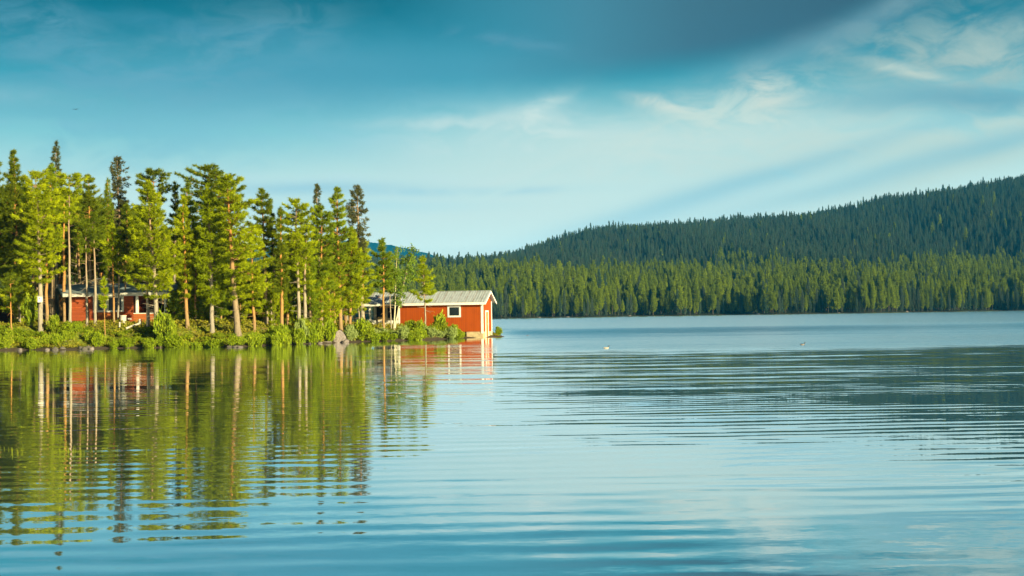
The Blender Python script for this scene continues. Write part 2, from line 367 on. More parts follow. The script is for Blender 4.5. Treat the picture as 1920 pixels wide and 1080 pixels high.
# ------------------------------------------------------------ object helpers
def link(o, parent=None):
    COL.objects.link(o)
    if parent is not None: o.parent = parent
    return o
def tag(o, label=None, cat=None, group=None, kind=None):
    if label: o['label'] = label
    if cat: o['category'] = cat
    if group: o['group'] = group
    if kind: o['kind'] = kind
    return o
def thing(name, loc, rz=0.0, label=None, cat=None, group=None):
    o = bpy.data.objects.new(name, None); o.empty_display_size = .3; o.location = loc; o.rotation_euler = (0, 0, rz)
    link(o); return tag(o, label, cat, group)
def mesh_np(name, V, T, mats, mi=None, attrs=None, smooth=False):
    V = np.asarray(V, dtype=np.float32); T = np.asarray(T, dtype=np.int32)
    k = T.shape[1]; me = bpy.data.meshes.new(name)
    me.vertices.add(len(V)); me.vertices.foreach_set('co', V.ravel())
    me.loops.add(T.size); me.loops.foreach_set('vertex_index', T.ravel())
    me.polygons.add(len(T)); me.polygons.foreach_set('loop_start', np.arange(0, T.size, k, dtype=np.int32))
    if mi is not None: me.polygons.foreach_set('material_index', np.asarray(mi, dtype=np.int32))
    if smooth: me.polygons.foreach_set('use_smooth', np.ones(len(T), dtype=bool))
    for an, (dom, val) in (attrs or {}).items():
        a = me.attributes.new(an, 'FLOAT', dom); a.data.foreach_set('value', np.asarray(val, dtype=np.float32))
    for mm in mats: me.materials.append(mm)
    me.update(calc_edges=True); me.validate()
    return me
def box(bm, x0, x1, y0, y1, z0, z1, mi=0):
    v = [bm.verts.new(p) for p in ((x0, y0, z0), (x1, y0, z0), (x1, y1, z0), (x0, y1, z0), (x0, y0, z1), (x1, y0, z1), (x1, y1, z1), (x0, y1, z1))]
    for f in ((3, 2, 1, 0), (4, 5, 6, 7), (0, 1, 5, 4), (1, 2, 6, 5), (2, 3, 7, 6), (3, 0, 4, 7)):
        fc_ = bm.faces.new([v[i] for i in f]); fc_.material_index = mi
def prism(bm, poly, axis_vec, mi=0):         # extrude a polygon (list of points) along a vector
    a = [bm.verts.new(p) for p in poly]; b = [bm.verts.new(Vector(p) + Vector(axis_vec)) for p in poly]
    fs = [bm.faces.new(a), bm.faces.new(b[::-1])]
    for i in range(len(a)): fs.append(bm.faces.new((a[i], b[i], b[(i + 1) % len(a)], a[(i + 1) % len(a)])))
    for f in fs: f.material_index = mi
    bmesh.ops.recalc_face_normals(bm, faces=fs)
def part(name, bm, mats, parent, label=None, bevel=0.0):
    me = bpy.data.meshes.new(name)
    if bevel: bmesh.ops.bevel(bm, geom=bm.edges[:], offset=bevel, segments=1, affect='EDGES')
    bm.to_mesh(me); bm.free()
    for mm in (mats if isinstance(mats, (list, tuple)) else [mats]): me.materials.append(mm)
    o = bpy.data.objects.new(name, me); link(o, parent)
    if label: o['label'] = label
    return o
def boxes(name, lst, mat, parent, label=None, bevel=0.0):
    bm = bmesh.new()
    for b in lst: box(bm, *b)
    return part(name, bm, mat, parent, label, bevel)
def tube_np(pts_, rads, sides=6):
    pts_ = np.asarray(pts_, float); n_ = len(pts_); V = []; T = []
    tang = np.gradient(pts_, axis=0); tang /= np.linalg.norm(tang, axis=1)[:, None] + 1e-9
    ref = np.array([1., .1, 0.]) if abs(tang[0][2]) > .7 else np.array([0, 0, 1.])
    for i in range(n_):
        a = np.cross(tang[i], ref); a /= np.linalg.norm(a) + 1e-9; b = np.cross(tang[i], a)
        for k in range(sides):
            t = 2 * math.pi * k / sides
            V.append(pts_[i] + rads[i] * (math.cos(t) * a + math.sin(t) * b))
    for i in range(n_ - 1):
        for k in range(sides):
            k2 = (k + 1) % sides; p, q, r_, s_ = i * sides + k, i * sides + k2, (i + 1) * sides + k2, (i + 1) * sides + k
            T.append((p, q, r_)); T.append((p, r_, s_))
    top = len(V); V.append(pts_[-1])
    for k in range(sides): T.append(((n_ - 1) * sides + k, (n_ - 1) * sides + (k + 1) % sides, top))
    return np.array(V), np.array(T)
def merge(parts_):                            # list of (V, T) -> one
    Vs, Ts, off = [], [], 0
    for V, T in parts_:
        Vs.append(V); Ts.append(T + off); off += len(V)
    return np.concatenate(Vs), np.concatenate(Ts)
def rock_mesh(name, seed, mat):
    bm = bmesh.new(); bmesh.ops.create_icosphere(bm, subdivisions=2, radius=1.0)
    rr = random.Random(seed); ax = [Vector((rr.gauss(0, 1), rr.gauss(0, 1), rr.gauss(0, 1))).normalized() for _ in range(9)]
    cut = [rr.uniform(.55, .9) for _ in ax]
    for v in bm.verts:
        for a, c_ in zip(ax, cut):
            d = v.co.dot(a)
            if d > c_: v.co -= a * (d - c_)
        v.co *= 1 + rr.uniform(-.03, .03)
    me = bpy.data.meshes.new(name); bm.to_mesh(me); bm.free(); me.materials.append(mat); return me

# ------------------------------------------------------------ water sheet
bm = bmesh.new()
vs = [bm.verts.new(p) for p in ((-5000, -300, 0), (5000, -300, 0), (5000, 9000, 0), (-5000, 9000, 0))]
bm.faces.new(vs)
wat = part('lake', bm, M['water'], None); tag(wat, kind='structure')

# ------------------------------------------------------------ the wooded point: terrain
SH = [WZ(px, py, 0) for px, py in ((-260, 662), (-120, 660), (0, 657), (60, 655.5), (110, 656), (200, 653), (300, 651.5), (370, 650), (440, 650.5), (520, 646.5), (620, 643), (700, 640), (760, 638), (820, 636.5), (870, 634)) ]
SHORE = [(-70, 70)] + [(p.x, p.y) for p in SH] + [(-1.9, 112.2), (-.9, 113.8), (-1.0, 116.5), (-4, 119.5), (-9, 123), (-13, 129), (-20, 142), (-32, 165), (-55, 190), (-90, 200), (-90, 80)]
SP = np.array(SHORE, float)
def shore_dist(X, Y):                         # signed distance to the shoreline, positive on land
    X = np.asarray(X, float); Y = np.asarray(Y, float)
    dmin = np.full(X.shape, 1e9); inside = np.zeros(X.shape, bool)
    for i in range(len(SP)):
        x1, y1 = SP[i]; x2, y2 = SP[(i + 1) % len(SP)]
        dx, dy = x2 - x1, y2 - y1; t = np.clip(((X - x1) * dx + (Y - y1) * dy) / (dx * dx + dy * dy), 0, 1)
        dmin = np.minimum(dmin, np.hypot(X - x1 - t * dx, Y - y1 - t * dy))
        c_ = ((y1 > Y) != (y2 > Y)) & (X < (x2 - x1) * (Y - y1) / (y2 - y1 + 1e-12) + x1); inside ^= c_
    return np.where(inside, dmin, -dmin)
def sstep(t): t = np.clip(t, 0, 1); return t * t * (3 - 2 * t)
def wavy(X, Y): return .10 * np.sin(X * 1.3 + np.sin(Y * .9) * 1.7) + .08 * np.sin(Y * 1.7 + X * .6) + .05 * np.sin(X * 3.1 + 2 * np.sin(Y * 2.3))
def land_z(X, Y):
    X = np.asarray(X, float); Y = np.asarray(Y, float)
    d = shore_dist(X, Y) + wavy(X, Y) * 2.0
    cap = np.interp(X, [-30, -20, -14, -10, -6, -2], [1.42, 1.38, 1.10, .80, .55, .42])
    z = np.where(d > 0, .10 + cap * sstep(d / np.interp(X, [-30, -14, -4], [4.5, 4.0, 2.2]) * 1.0) , .10 + d * .35)
    return np.maximum(z + np.where(d > .3, wavy(X * 1.1, Y * .9) * .5, 0), -1.6)
def lz(x, y): return float(land_z(np.array([x]), np.array([y]))[0])
gx_, gy_ = np.meshgrid(np.arange(-90, 4.01, .45), np.concatenate([np.arange(78, 125, .4), np.arange(125, 205, 2.0)]))
gz_ = land_z(gx_, gy_); ny, nx = gx_.shape
idx = np.arange(ny * nx).reshape(ny, nx)
Q = np.stack([idx[:-1, :-1], idx[:-1, 1:], idx[1:, 1:], idx[1:, :-1]], -1).reshape(-1, 4)
keep = gz_.ravel()[Q].max(1) > -1.3; Q = Q[keep]
me = mesh_np('ground', np.stack([gx_, gy_, gz_], -1).reshape(-1, 3), Q, [M['ground']], smooth=True)
tag(link(bpy.data.objects.new('ground', me)), kind='structure')

# ------------------------------------------------------------ tree builder
def blades(rs_, C, axis, n_per, length, width, spread, up=0.25):
    """needle tufts: n_per thin triangles leaving each centre C around its axis"""
    n_ = len(C); C = np.repeat(C, n_per, 0); A = np.repeat(axis, n_per, 0)
    d = rs_.normal(size=(n_ * n_per, 3)) * spread + A; d[:, 2] += up
    d /= np.linalg.norm(d, axis=1)[:, None] + 1e-9
    s = np.cross(d, rs_.normal(size=d.shape)); s /= np.linalg.norm(s, axis=1)[:, None] + 1e-9
    L = length * rs_.uniform(.7, 1.25, (len(C), 1)); Wd = width * rs_.uniform(.7, 1.3, (len(C), 1))
    b = C + rs_.normal(size=C.shape) * length * .12
    V = np.stack([b - s * Wd * .5, b + s * Wd * .5, b + d * L], 1).reshape(-1, 3)
    T = np.arange(len(V)).reshape(-1, 3)
    return V, T
def leaves(rs_, C, size, ups=.4):
    n_ = len(C); nrm_ = rs_.normal(size=(n_, 3)); nrm_[:, 2] += ups; nrm_ /= np.linalg.norm(nrm_, axis=1)[:, None]
    a = np.cross(nrm_, rs_.normal(size=(n_, 3))); a /= np.linalg.norm(a, axis=1)[:, None] + 1e-9; b = np.cross(nrm_, a)
    s = size * rs_.uniform(.6, 1.3, (n_, 1))
    V = np.stack([C - a * s, C - b * s * .55, C + a * s, C + b * s * .55], 1).reshape(-1, 3)
    i = np.arange(n_)[:, None] * 4
    T = np.concatenate([i + [0, 1, 2], i + [0, 2, 3]])
    return V, T
SHAPES = {  # crown half width against height inside the crown, 0 = its base, 1 = the tip
 'cone': ([0, .12, .3, .6, .85, 1], [.45, .95, 1, .68, .32, .05]),
 'spire': ([0, .1, .4, .75, .93, 1], [.55, .9, 1, .55, .25, .08]),
 'dome': ([0, .15, .42, .7, .88, 1], [.35, .75, 1, .88, .52, .10]),
 'umbrella': ([0, .2, .5, .78, .93, 1], [.5, .7, .88, .92, .5, .12]),
 'column': ([0, .1, .4, .8, .95, 1], [.6, .9, 1, .8, .4, .1])}
def build_tree(seed, H, cb, hw, shape='cone', kind='pine', lean=(0, 0), r0=None, dens=1.0, mats=None, sparse=0.0, detail=1.0, bias=(0, 0), dead=8, tuft=1.0):
    """H height, cb crown base height, hw crown half width; returns trunk mesh, crown mesh"""
    rs_ = np.random.RandomState(seed)
    r0 = r0 or (.045 + H * .0095)
    nseg = 14; t = np.linspace(0, 1, nseg)
    wob_ = np.cumsum(rs_.normal(size=(nseg, 2)), 0) * .02 * H / 4; wob_ -= wob_[0]
    tp = np.stack([lean[0] * t + wob_[:, 0] * .6, lean[1] * t + wob_[:, 1] * .6, H * t * .985 - .25 * (1 - t)], 1)
    tr = r0 * (1 - t) ** .85 + .012; tr[0] *= 1.35
    axis_at = lambda z: np.stack([np.interp(z, tp[:, 2], tp[:, i]) for i in range(3)], -1)
    tparts = [tube_np(tp, tr, 7)]
    cparts = []; wood = []
    xs, ys = SHAPES[shape]
    CH = H - cb
    spr = kind == 'spruce'
    hw = hw * (1.05 if spr else 1.04)
    tier = shape in ('dome', 'umbrella', 'column') and not spr
    nb = int((20 if spr else (15.0 if tier else 17.0)) * CH * dens * (1 if detail > .7 else .6) + 8)
    u = (np.arange(nb) + rs_.uniform(-.4, .4, nb)) / nb
    u = np.clip(u, 0.0, 1) ** .93
    if not spr: u = np.where(rs_.rand(nb) < (.9 if tier else .75), np.round(u * CH / .52) * .52 / CH + rs_.normal(size=nb) * .05 / CH, u)   # whorls
    u = np.clip(u, 0, .995)
    azm = rs_.uniform(0, 2 * math.pi, nb)
    lobe = 1 + .28 * np.sin(azm * 2 + rs_.uniform(0, 6)) + .22 * np.sin(azm * 3 + u * 9 + rs_.uniform(0, 6))
    L = hw * np.interp(u, xs, ys) * rs_.uniform(.55, 1.12, nb) * lobe
    L *= 1 + bias[0] * np.cos(azm) * (1 - u)
    gapm = rs_.rand(nb) > sparse
    TC, TA, TR = [], [], []
    for i in range(nb):
        if not gapm[i] or L[i] < .04: continue
        z0 = cb + u[i] * CH; p0 = axis_at(np.array([z0]))[0]
        d = np.array([math.cos(azm[i]), math.sin(azm[i]), 0])
        if spr: a1, a2 = (.15 if u[i] > .8 else -.10 - .25 * (1 - u[i])), .22
        elif shape in ('dome', 'umbrella'): a1, a2 = .02 + .34 * u[i], .14
        else: a1, a2 = .02 + .55 * u[i] ** 1.5, .28
        s = np.linspace(0, 1, 5)
        pth = p0 + d * (s * L[i])[:, None]; pth[:, 2] += (a1 * s + a2 * s * s) * L[i]
        if detail > .4: wood.append(tube_np(pth, np.linspace(max(.012, .016 * L[i] + .008), .005, 5), 3))
        nt = int(max(3, (L[i] * (15 if spr else 13) * detail + 2)))
        ss = rs_.uniform(.16 if spr else .30, 1.03, nt) if L[i] > .35 else rs_.uniform(0, 1, nt)
        ss = np.maximum(ss, rs_.uniform(0, 1, nt) * .9)
        c_ = np.stack([np.interp(ss, s, pth[:, k]) for k in range(3)], -1)
        perp = np.array([-d[1], d[0], 0])
        fan = rs_.normal(size=nt) * L[i] * (.13 if spr else .19) * (1.15 - .5 * ss)
        c_ += perp * fan[:, None]
        c_[:, 2] += (rs_.normal(size=nt) * (.05 if spr else .035) - (.07 * abs(rs_.normal(size=nt)) * (1.3 if spr else .2))) 
        ax = d * .8 + perp * np.sign(fan)[:, None] * .5
        ax = np.repeat(ax, 1, 0) if ax.ndim == 2 else np.tile(ax, (nt, 1))
        TC.append(c_); TA.append(ax); TR.append(np.full(nt, rs_.uniform(-.22, .22)))
    # leader
    zt = np.linspace(H * .94, H, 5); TC.append(axis_at(zt)); TA.append(np.tile([0, 0, 1.], (5, 1))); TR.append(np.zeros(5))
    C = np.concatenate(TC); A_ = np.concatenate(TA); Rr = np.concatenate(TR)
    npb = 13 if spr else 18
    if detail < .7: npb = 6
    sl = (.16 if spr else .19) * tuft
    V1, T1 = blades(rs_, C, A_, npb, sl * (1.15 if detail < .9 else 1.2), sl * (.36 if tuft > 1 else .19), .62 if spr else .6, .0 if spr else .42)
    tint = np.clip(np.repeat(rs_.uniform(.1, .75, len(C)) + Rr, npb) + rs_.uniform(-.15, .15, len(T1)), 0, 1)
    VV, TT, MI, TI = V1, T1, np.zeros(len(T1), int), tint
    if wood:
        Vw, Tw = merge(wood); TT = np.concatenate([T1, Tw + len(V1)]); VV = np.concatenate([V1, Vw])
        MI = np.concatenate([MI, np.ones(len(Tw), int)]); TI = np.concatenate([tint, np.zeros(len(Tw))])
    for _ in range(dead if cb > 1.2 else 0):      # bare dead branches below the crown
        z0 = rs_.uniform(cb * .35, cb * 1.02); a_ = rs_.uniform(0, 6.28); l_ = rs_.uniform(.3, .95) * min(1, hw)
        p0 = axis_at(np.array([z0]))[0]; s = np.linspace(0, 1, 5)
        pth = p0 + np.outer(s * l_, [math.cos(a_), math.sin(a_), rs_.uniform(-.35, .3)]); pth[:, 2] += np.sin(s * 3 + rs_.uniform(0, 3)) * .05
        tparts.append(tube_np(pth, np.linspace(.018, .005, 5), 3))
    Vt, Tt = merge(tparts)
    km = mats or {'pine': ('pine', 'bark_pine'), 'spruce': ('spruce', 'bark_grey')}[kind]
    mt = mesh_np('trunk', Vt, Tt, [M[km[1]]], attrs={'hgt': ('POINT', np.clip(Vt[:, 2] / H, 0, 1))}, smooth=True)
    hg = np.clip(VV[:, 2] / H, 0, 1)
    mc = mesh_np('crown', VV, TT, [M[km[0]], M[km[1]]], MI, {'tint': ('FACE', TI), 'hgt': ('POINT', hg)})
    return mt, mc
def put_tree(name, meshes, loc, rz, label, cat, group=None, scale=1.0):
    o = thing(name, loc, rz, label, cat, group); o.scale = (scale,) * 3
    for nm, me_ in zip(('trunk', 'crown'), meshes): link(bpy.data.objects.new(nm, me_), o)
    return o
SEED = [100]
def front_tree(name, bx, topx, topy, cby, hwpx, D, label, cat, shape='cone', kind='pine', mats=None, **kw):
    """a tree read from the photograph: px of its foot, px/py of its tip, py of the crown base, crown half width in px, depth"""
    while shore_dist(np.array([W(bx, 600, D).x]), np.array([D]))[0] < 1.7: D += .25
    p = W(bx, 600, D); z0 = lz(p.x, D); top = W(topx, topy, D); cb = W(topx, cby, D).z - z0
    SEED[0] += 1
    ms = build_tree(SEED[0], top.z - z0, max(.3, cb), hwpx / F * D, shape, kind, (top.x - p.x, 0), mats=mats, **kw)
    return put_tree(name, ms, (p.x, D, z0 - .02), 0, label, cat)

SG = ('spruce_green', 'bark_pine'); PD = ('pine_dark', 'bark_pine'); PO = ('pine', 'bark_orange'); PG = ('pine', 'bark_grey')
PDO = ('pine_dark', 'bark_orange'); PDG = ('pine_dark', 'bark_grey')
pine, spru = 'pine_tree', 'spruce_tree'
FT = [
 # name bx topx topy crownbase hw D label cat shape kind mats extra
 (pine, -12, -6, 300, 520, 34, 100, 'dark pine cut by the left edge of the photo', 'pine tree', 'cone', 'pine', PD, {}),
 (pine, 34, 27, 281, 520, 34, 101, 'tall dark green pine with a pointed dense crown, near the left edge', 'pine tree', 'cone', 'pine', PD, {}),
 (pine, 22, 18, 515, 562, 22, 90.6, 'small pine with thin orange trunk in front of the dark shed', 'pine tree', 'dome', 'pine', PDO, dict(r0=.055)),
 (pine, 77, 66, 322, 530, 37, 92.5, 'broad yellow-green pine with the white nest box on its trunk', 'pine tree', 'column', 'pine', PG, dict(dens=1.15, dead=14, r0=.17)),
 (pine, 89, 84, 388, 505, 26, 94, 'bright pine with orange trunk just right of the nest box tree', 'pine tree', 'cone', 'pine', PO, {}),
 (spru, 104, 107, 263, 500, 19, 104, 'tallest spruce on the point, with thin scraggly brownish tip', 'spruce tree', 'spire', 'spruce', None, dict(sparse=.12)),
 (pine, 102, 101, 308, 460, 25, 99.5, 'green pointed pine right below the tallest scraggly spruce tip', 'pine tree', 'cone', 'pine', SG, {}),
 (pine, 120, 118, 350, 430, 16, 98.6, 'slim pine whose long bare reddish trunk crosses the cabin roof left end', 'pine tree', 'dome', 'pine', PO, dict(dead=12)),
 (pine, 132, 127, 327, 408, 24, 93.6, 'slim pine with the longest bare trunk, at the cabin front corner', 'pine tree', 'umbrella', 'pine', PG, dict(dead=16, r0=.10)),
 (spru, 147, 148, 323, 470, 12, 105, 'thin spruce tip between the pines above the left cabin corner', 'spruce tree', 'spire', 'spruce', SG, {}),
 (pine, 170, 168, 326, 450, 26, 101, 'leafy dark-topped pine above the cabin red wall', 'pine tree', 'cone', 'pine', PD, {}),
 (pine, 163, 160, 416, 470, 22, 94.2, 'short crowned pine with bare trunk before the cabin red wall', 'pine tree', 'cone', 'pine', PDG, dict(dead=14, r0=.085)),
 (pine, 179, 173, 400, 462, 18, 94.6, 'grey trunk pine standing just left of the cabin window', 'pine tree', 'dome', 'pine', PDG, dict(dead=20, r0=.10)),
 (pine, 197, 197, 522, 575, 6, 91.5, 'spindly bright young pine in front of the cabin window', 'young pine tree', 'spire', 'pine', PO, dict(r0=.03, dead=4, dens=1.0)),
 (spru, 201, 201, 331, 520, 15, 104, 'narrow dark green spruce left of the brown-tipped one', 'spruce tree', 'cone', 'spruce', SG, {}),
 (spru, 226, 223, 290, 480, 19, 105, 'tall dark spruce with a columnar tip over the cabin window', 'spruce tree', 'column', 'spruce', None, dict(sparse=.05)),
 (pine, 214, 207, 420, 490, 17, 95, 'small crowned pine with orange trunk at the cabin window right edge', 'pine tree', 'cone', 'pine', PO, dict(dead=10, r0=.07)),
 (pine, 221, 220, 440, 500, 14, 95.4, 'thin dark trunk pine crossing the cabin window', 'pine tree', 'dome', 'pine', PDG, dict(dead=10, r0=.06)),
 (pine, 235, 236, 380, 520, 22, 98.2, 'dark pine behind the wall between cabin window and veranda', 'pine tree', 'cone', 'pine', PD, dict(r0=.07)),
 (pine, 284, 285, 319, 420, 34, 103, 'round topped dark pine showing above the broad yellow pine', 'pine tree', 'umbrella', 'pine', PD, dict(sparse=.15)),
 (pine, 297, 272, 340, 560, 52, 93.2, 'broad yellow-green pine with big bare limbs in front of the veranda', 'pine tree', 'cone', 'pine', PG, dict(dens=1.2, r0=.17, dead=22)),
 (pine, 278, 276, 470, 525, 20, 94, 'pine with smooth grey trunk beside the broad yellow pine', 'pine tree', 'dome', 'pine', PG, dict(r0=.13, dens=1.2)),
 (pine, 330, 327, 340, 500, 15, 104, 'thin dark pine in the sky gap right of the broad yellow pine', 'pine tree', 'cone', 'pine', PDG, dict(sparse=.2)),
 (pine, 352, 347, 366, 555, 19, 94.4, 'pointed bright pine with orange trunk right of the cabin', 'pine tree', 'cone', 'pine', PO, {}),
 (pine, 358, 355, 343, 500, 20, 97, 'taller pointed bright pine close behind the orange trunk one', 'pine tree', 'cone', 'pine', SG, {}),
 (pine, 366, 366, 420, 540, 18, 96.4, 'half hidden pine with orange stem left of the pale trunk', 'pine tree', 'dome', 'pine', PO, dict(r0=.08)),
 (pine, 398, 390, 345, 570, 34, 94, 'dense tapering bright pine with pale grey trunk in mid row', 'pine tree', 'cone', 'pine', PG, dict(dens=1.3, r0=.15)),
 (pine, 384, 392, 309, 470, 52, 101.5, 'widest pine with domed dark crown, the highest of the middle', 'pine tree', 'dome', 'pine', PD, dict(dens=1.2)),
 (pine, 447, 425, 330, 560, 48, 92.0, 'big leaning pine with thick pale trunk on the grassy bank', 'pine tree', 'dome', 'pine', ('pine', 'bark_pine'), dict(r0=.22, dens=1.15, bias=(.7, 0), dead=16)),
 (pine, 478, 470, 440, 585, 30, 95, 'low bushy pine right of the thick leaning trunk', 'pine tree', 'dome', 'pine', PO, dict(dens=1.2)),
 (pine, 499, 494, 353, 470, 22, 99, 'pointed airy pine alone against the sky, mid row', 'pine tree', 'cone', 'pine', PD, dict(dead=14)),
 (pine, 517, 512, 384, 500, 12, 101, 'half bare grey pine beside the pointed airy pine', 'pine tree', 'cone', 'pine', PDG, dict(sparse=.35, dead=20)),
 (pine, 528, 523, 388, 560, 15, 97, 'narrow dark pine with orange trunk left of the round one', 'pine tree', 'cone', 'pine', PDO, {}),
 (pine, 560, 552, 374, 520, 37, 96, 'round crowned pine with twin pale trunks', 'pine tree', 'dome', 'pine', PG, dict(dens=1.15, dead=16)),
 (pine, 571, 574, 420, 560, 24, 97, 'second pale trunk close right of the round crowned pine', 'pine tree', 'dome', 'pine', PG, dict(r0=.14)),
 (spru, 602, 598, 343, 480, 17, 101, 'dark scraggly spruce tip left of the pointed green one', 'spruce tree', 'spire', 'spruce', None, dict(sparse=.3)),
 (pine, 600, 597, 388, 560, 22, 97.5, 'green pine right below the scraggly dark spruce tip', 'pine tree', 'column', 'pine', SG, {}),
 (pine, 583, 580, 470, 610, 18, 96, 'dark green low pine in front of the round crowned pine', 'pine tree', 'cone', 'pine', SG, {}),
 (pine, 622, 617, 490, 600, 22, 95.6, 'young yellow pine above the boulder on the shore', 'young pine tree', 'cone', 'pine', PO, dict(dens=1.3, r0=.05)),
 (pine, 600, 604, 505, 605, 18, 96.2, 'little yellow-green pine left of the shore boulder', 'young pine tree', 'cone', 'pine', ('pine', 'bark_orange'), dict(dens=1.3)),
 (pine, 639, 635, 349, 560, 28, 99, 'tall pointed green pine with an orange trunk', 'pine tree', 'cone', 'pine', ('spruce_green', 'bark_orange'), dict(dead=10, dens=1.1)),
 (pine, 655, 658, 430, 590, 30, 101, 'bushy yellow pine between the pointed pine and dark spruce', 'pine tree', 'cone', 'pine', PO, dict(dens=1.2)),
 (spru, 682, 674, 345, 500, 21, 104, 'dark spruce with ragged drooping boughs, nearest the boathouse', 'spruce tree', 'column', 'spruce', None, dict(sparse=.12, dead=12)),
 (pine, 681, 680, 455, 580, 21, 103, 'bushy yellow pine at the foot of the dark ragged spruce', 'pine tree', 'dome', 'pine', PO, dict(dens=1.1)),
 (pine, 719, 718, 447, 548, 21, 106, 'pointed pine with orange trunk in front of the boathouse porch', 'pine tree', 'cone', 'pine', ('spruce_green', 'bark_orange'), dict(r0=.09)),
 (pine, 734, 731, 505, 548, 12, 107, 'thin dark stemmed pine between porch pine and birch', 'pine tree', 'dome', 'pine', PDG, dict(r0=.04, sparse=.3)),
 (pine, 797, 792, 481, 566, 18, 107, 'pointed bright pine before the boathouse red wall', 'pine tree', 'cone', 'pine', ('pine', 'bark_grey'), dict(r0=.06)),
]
for (nm, bx, tx, ty, cb, hw, D, lab, cat, shp, kd, mt, ex) in FT:
    front_tree(nm, bx, tx, ty, cb, hw, D, lab, cat, shp, kd, mt, **ex)

# background wood: shared meshes, one thing per tree
rng = np.random.RandomState(5)
PROTO = []
for k in range(10):
    kd = 'spruce' if k % 4 == 3 else 'pine'
    PROTO.append((kd, build_tree(900 + k, 9.5, rng.uniform(3.2, 5.5), rng.uniform(.9, 1.5), ['cone', 'dome', 'column'][k % 3], kd, (rng.uniform(-.4, .4), rng.uniform(-.3, .3)),
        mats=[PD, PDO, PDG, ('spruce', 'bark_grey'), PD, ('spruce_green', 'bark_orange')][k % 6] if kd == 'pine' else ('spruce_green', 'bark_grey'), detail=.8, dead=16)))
GAPX = [-200, 0, 60, 150, 250, 320, 345, 380, 450, 475, 500, 540, 570, 640, 690, 720]
GAPY = [330, 345, 350, 365, 385, 430, 440, 400, 430, 470, 470, 440, 430, 440, 500, 520]
WOODL = {'a': ('shaded conifer in the dense wood behind and left of the red cabin', 'background conifers behind the cabin'),
         'b': ('shaded conifer in the wood between the cabin and the thick leaning pine', 'background conifers in the middle wood'),
         'c': ('conifer in the thin wood between the thick leaning pine and the boathouse', 'background conifers near the boathouse')}
placed = []
tries = 0
while len(placed) < 205 and tries < 6000:
    tries += 1
    D = 102.5 + 42 * rng.rand() ** 1.4; px = rng.uniform(-120, 690)
    p = W(px, 600, D)
    if shore_dist(np.array([p.x]), np.array([D]))[0] < 2.0: continue
    if 440 < px < 500 and rng.rand() < .6: continue
    if min([math.hypot(p.x - a, D - b) for a, b in placed] + [9]) < 1.15: continue
    if -34.5 < p.x < -21.5 and D < 106: continue
    if p.x > -12.3 and D > 108: continue
    ty = np.interp(px, GAPX, GAPY) + rng.uniform(-4, 52)
    z0 = lz(p.x, D); H = W(px, ty, D).z - z0
    if H < 3.5: continue
    kd, ms = PROTO[rng.randint(10)]
    key = 'a' if px < 320 else ('b' if px < 450 else 'c')
    put_tree('spruce_tree' if kd == 'spruce' else 'pine_tree', ms, (p.x, D, z0 - .05), rng.uniform(0, 6.28), WOODL[key][0], 'tree', WOODL[key][1], H / 9.5)
    placed.append((p.x, D))

# young trees filling the gaps under the tall pines
YT = [build_tree(1200 + k, 3.2, .25, rs0, 'cone', 'pine', (.05, 0), mats=[PO, SG, ('spruce_green', 'bark_orange'), PG][k % 4], dens=1.25, dead=0) for k, rs0 in enumerate((.62, .75, .55, .8, .68, .6))]
ny_ = 0
while ny_ < 52:
    D = rng.uniform(95, 106); px = rng.choice([rng.uniform(320, 440), rng.uniform(450, 690), rng.uniform(450, 690), rng.uniform(-60, 70)])
    p = W(px, 600, D)
    if shore_dist(np.array([p.x]), np.array([D]))[0] < 2.2: continue
    if p.x > -11.2: continue
    z0 = lz(p.x, D)
    put_tree('young_pine_tree', YT[rng.randint(6)], (p.x, D, z0 - .03), rng.uniform(0, 6.28),
             'young bushy pine among the trunks ' + ('left of the cabin' if px < 100 else ('between the cabin and the thick leaning pine' if px < 445 else 'between the thick leaning pine and the boathouse')),
             'young pine tree', 'young pines ' + ('left of the cabin' if px < 100 else ('in the middle' if px < 445 else 'towards the boathouse')), rng.uniform(.55, 1.35))
    ny_ += 1
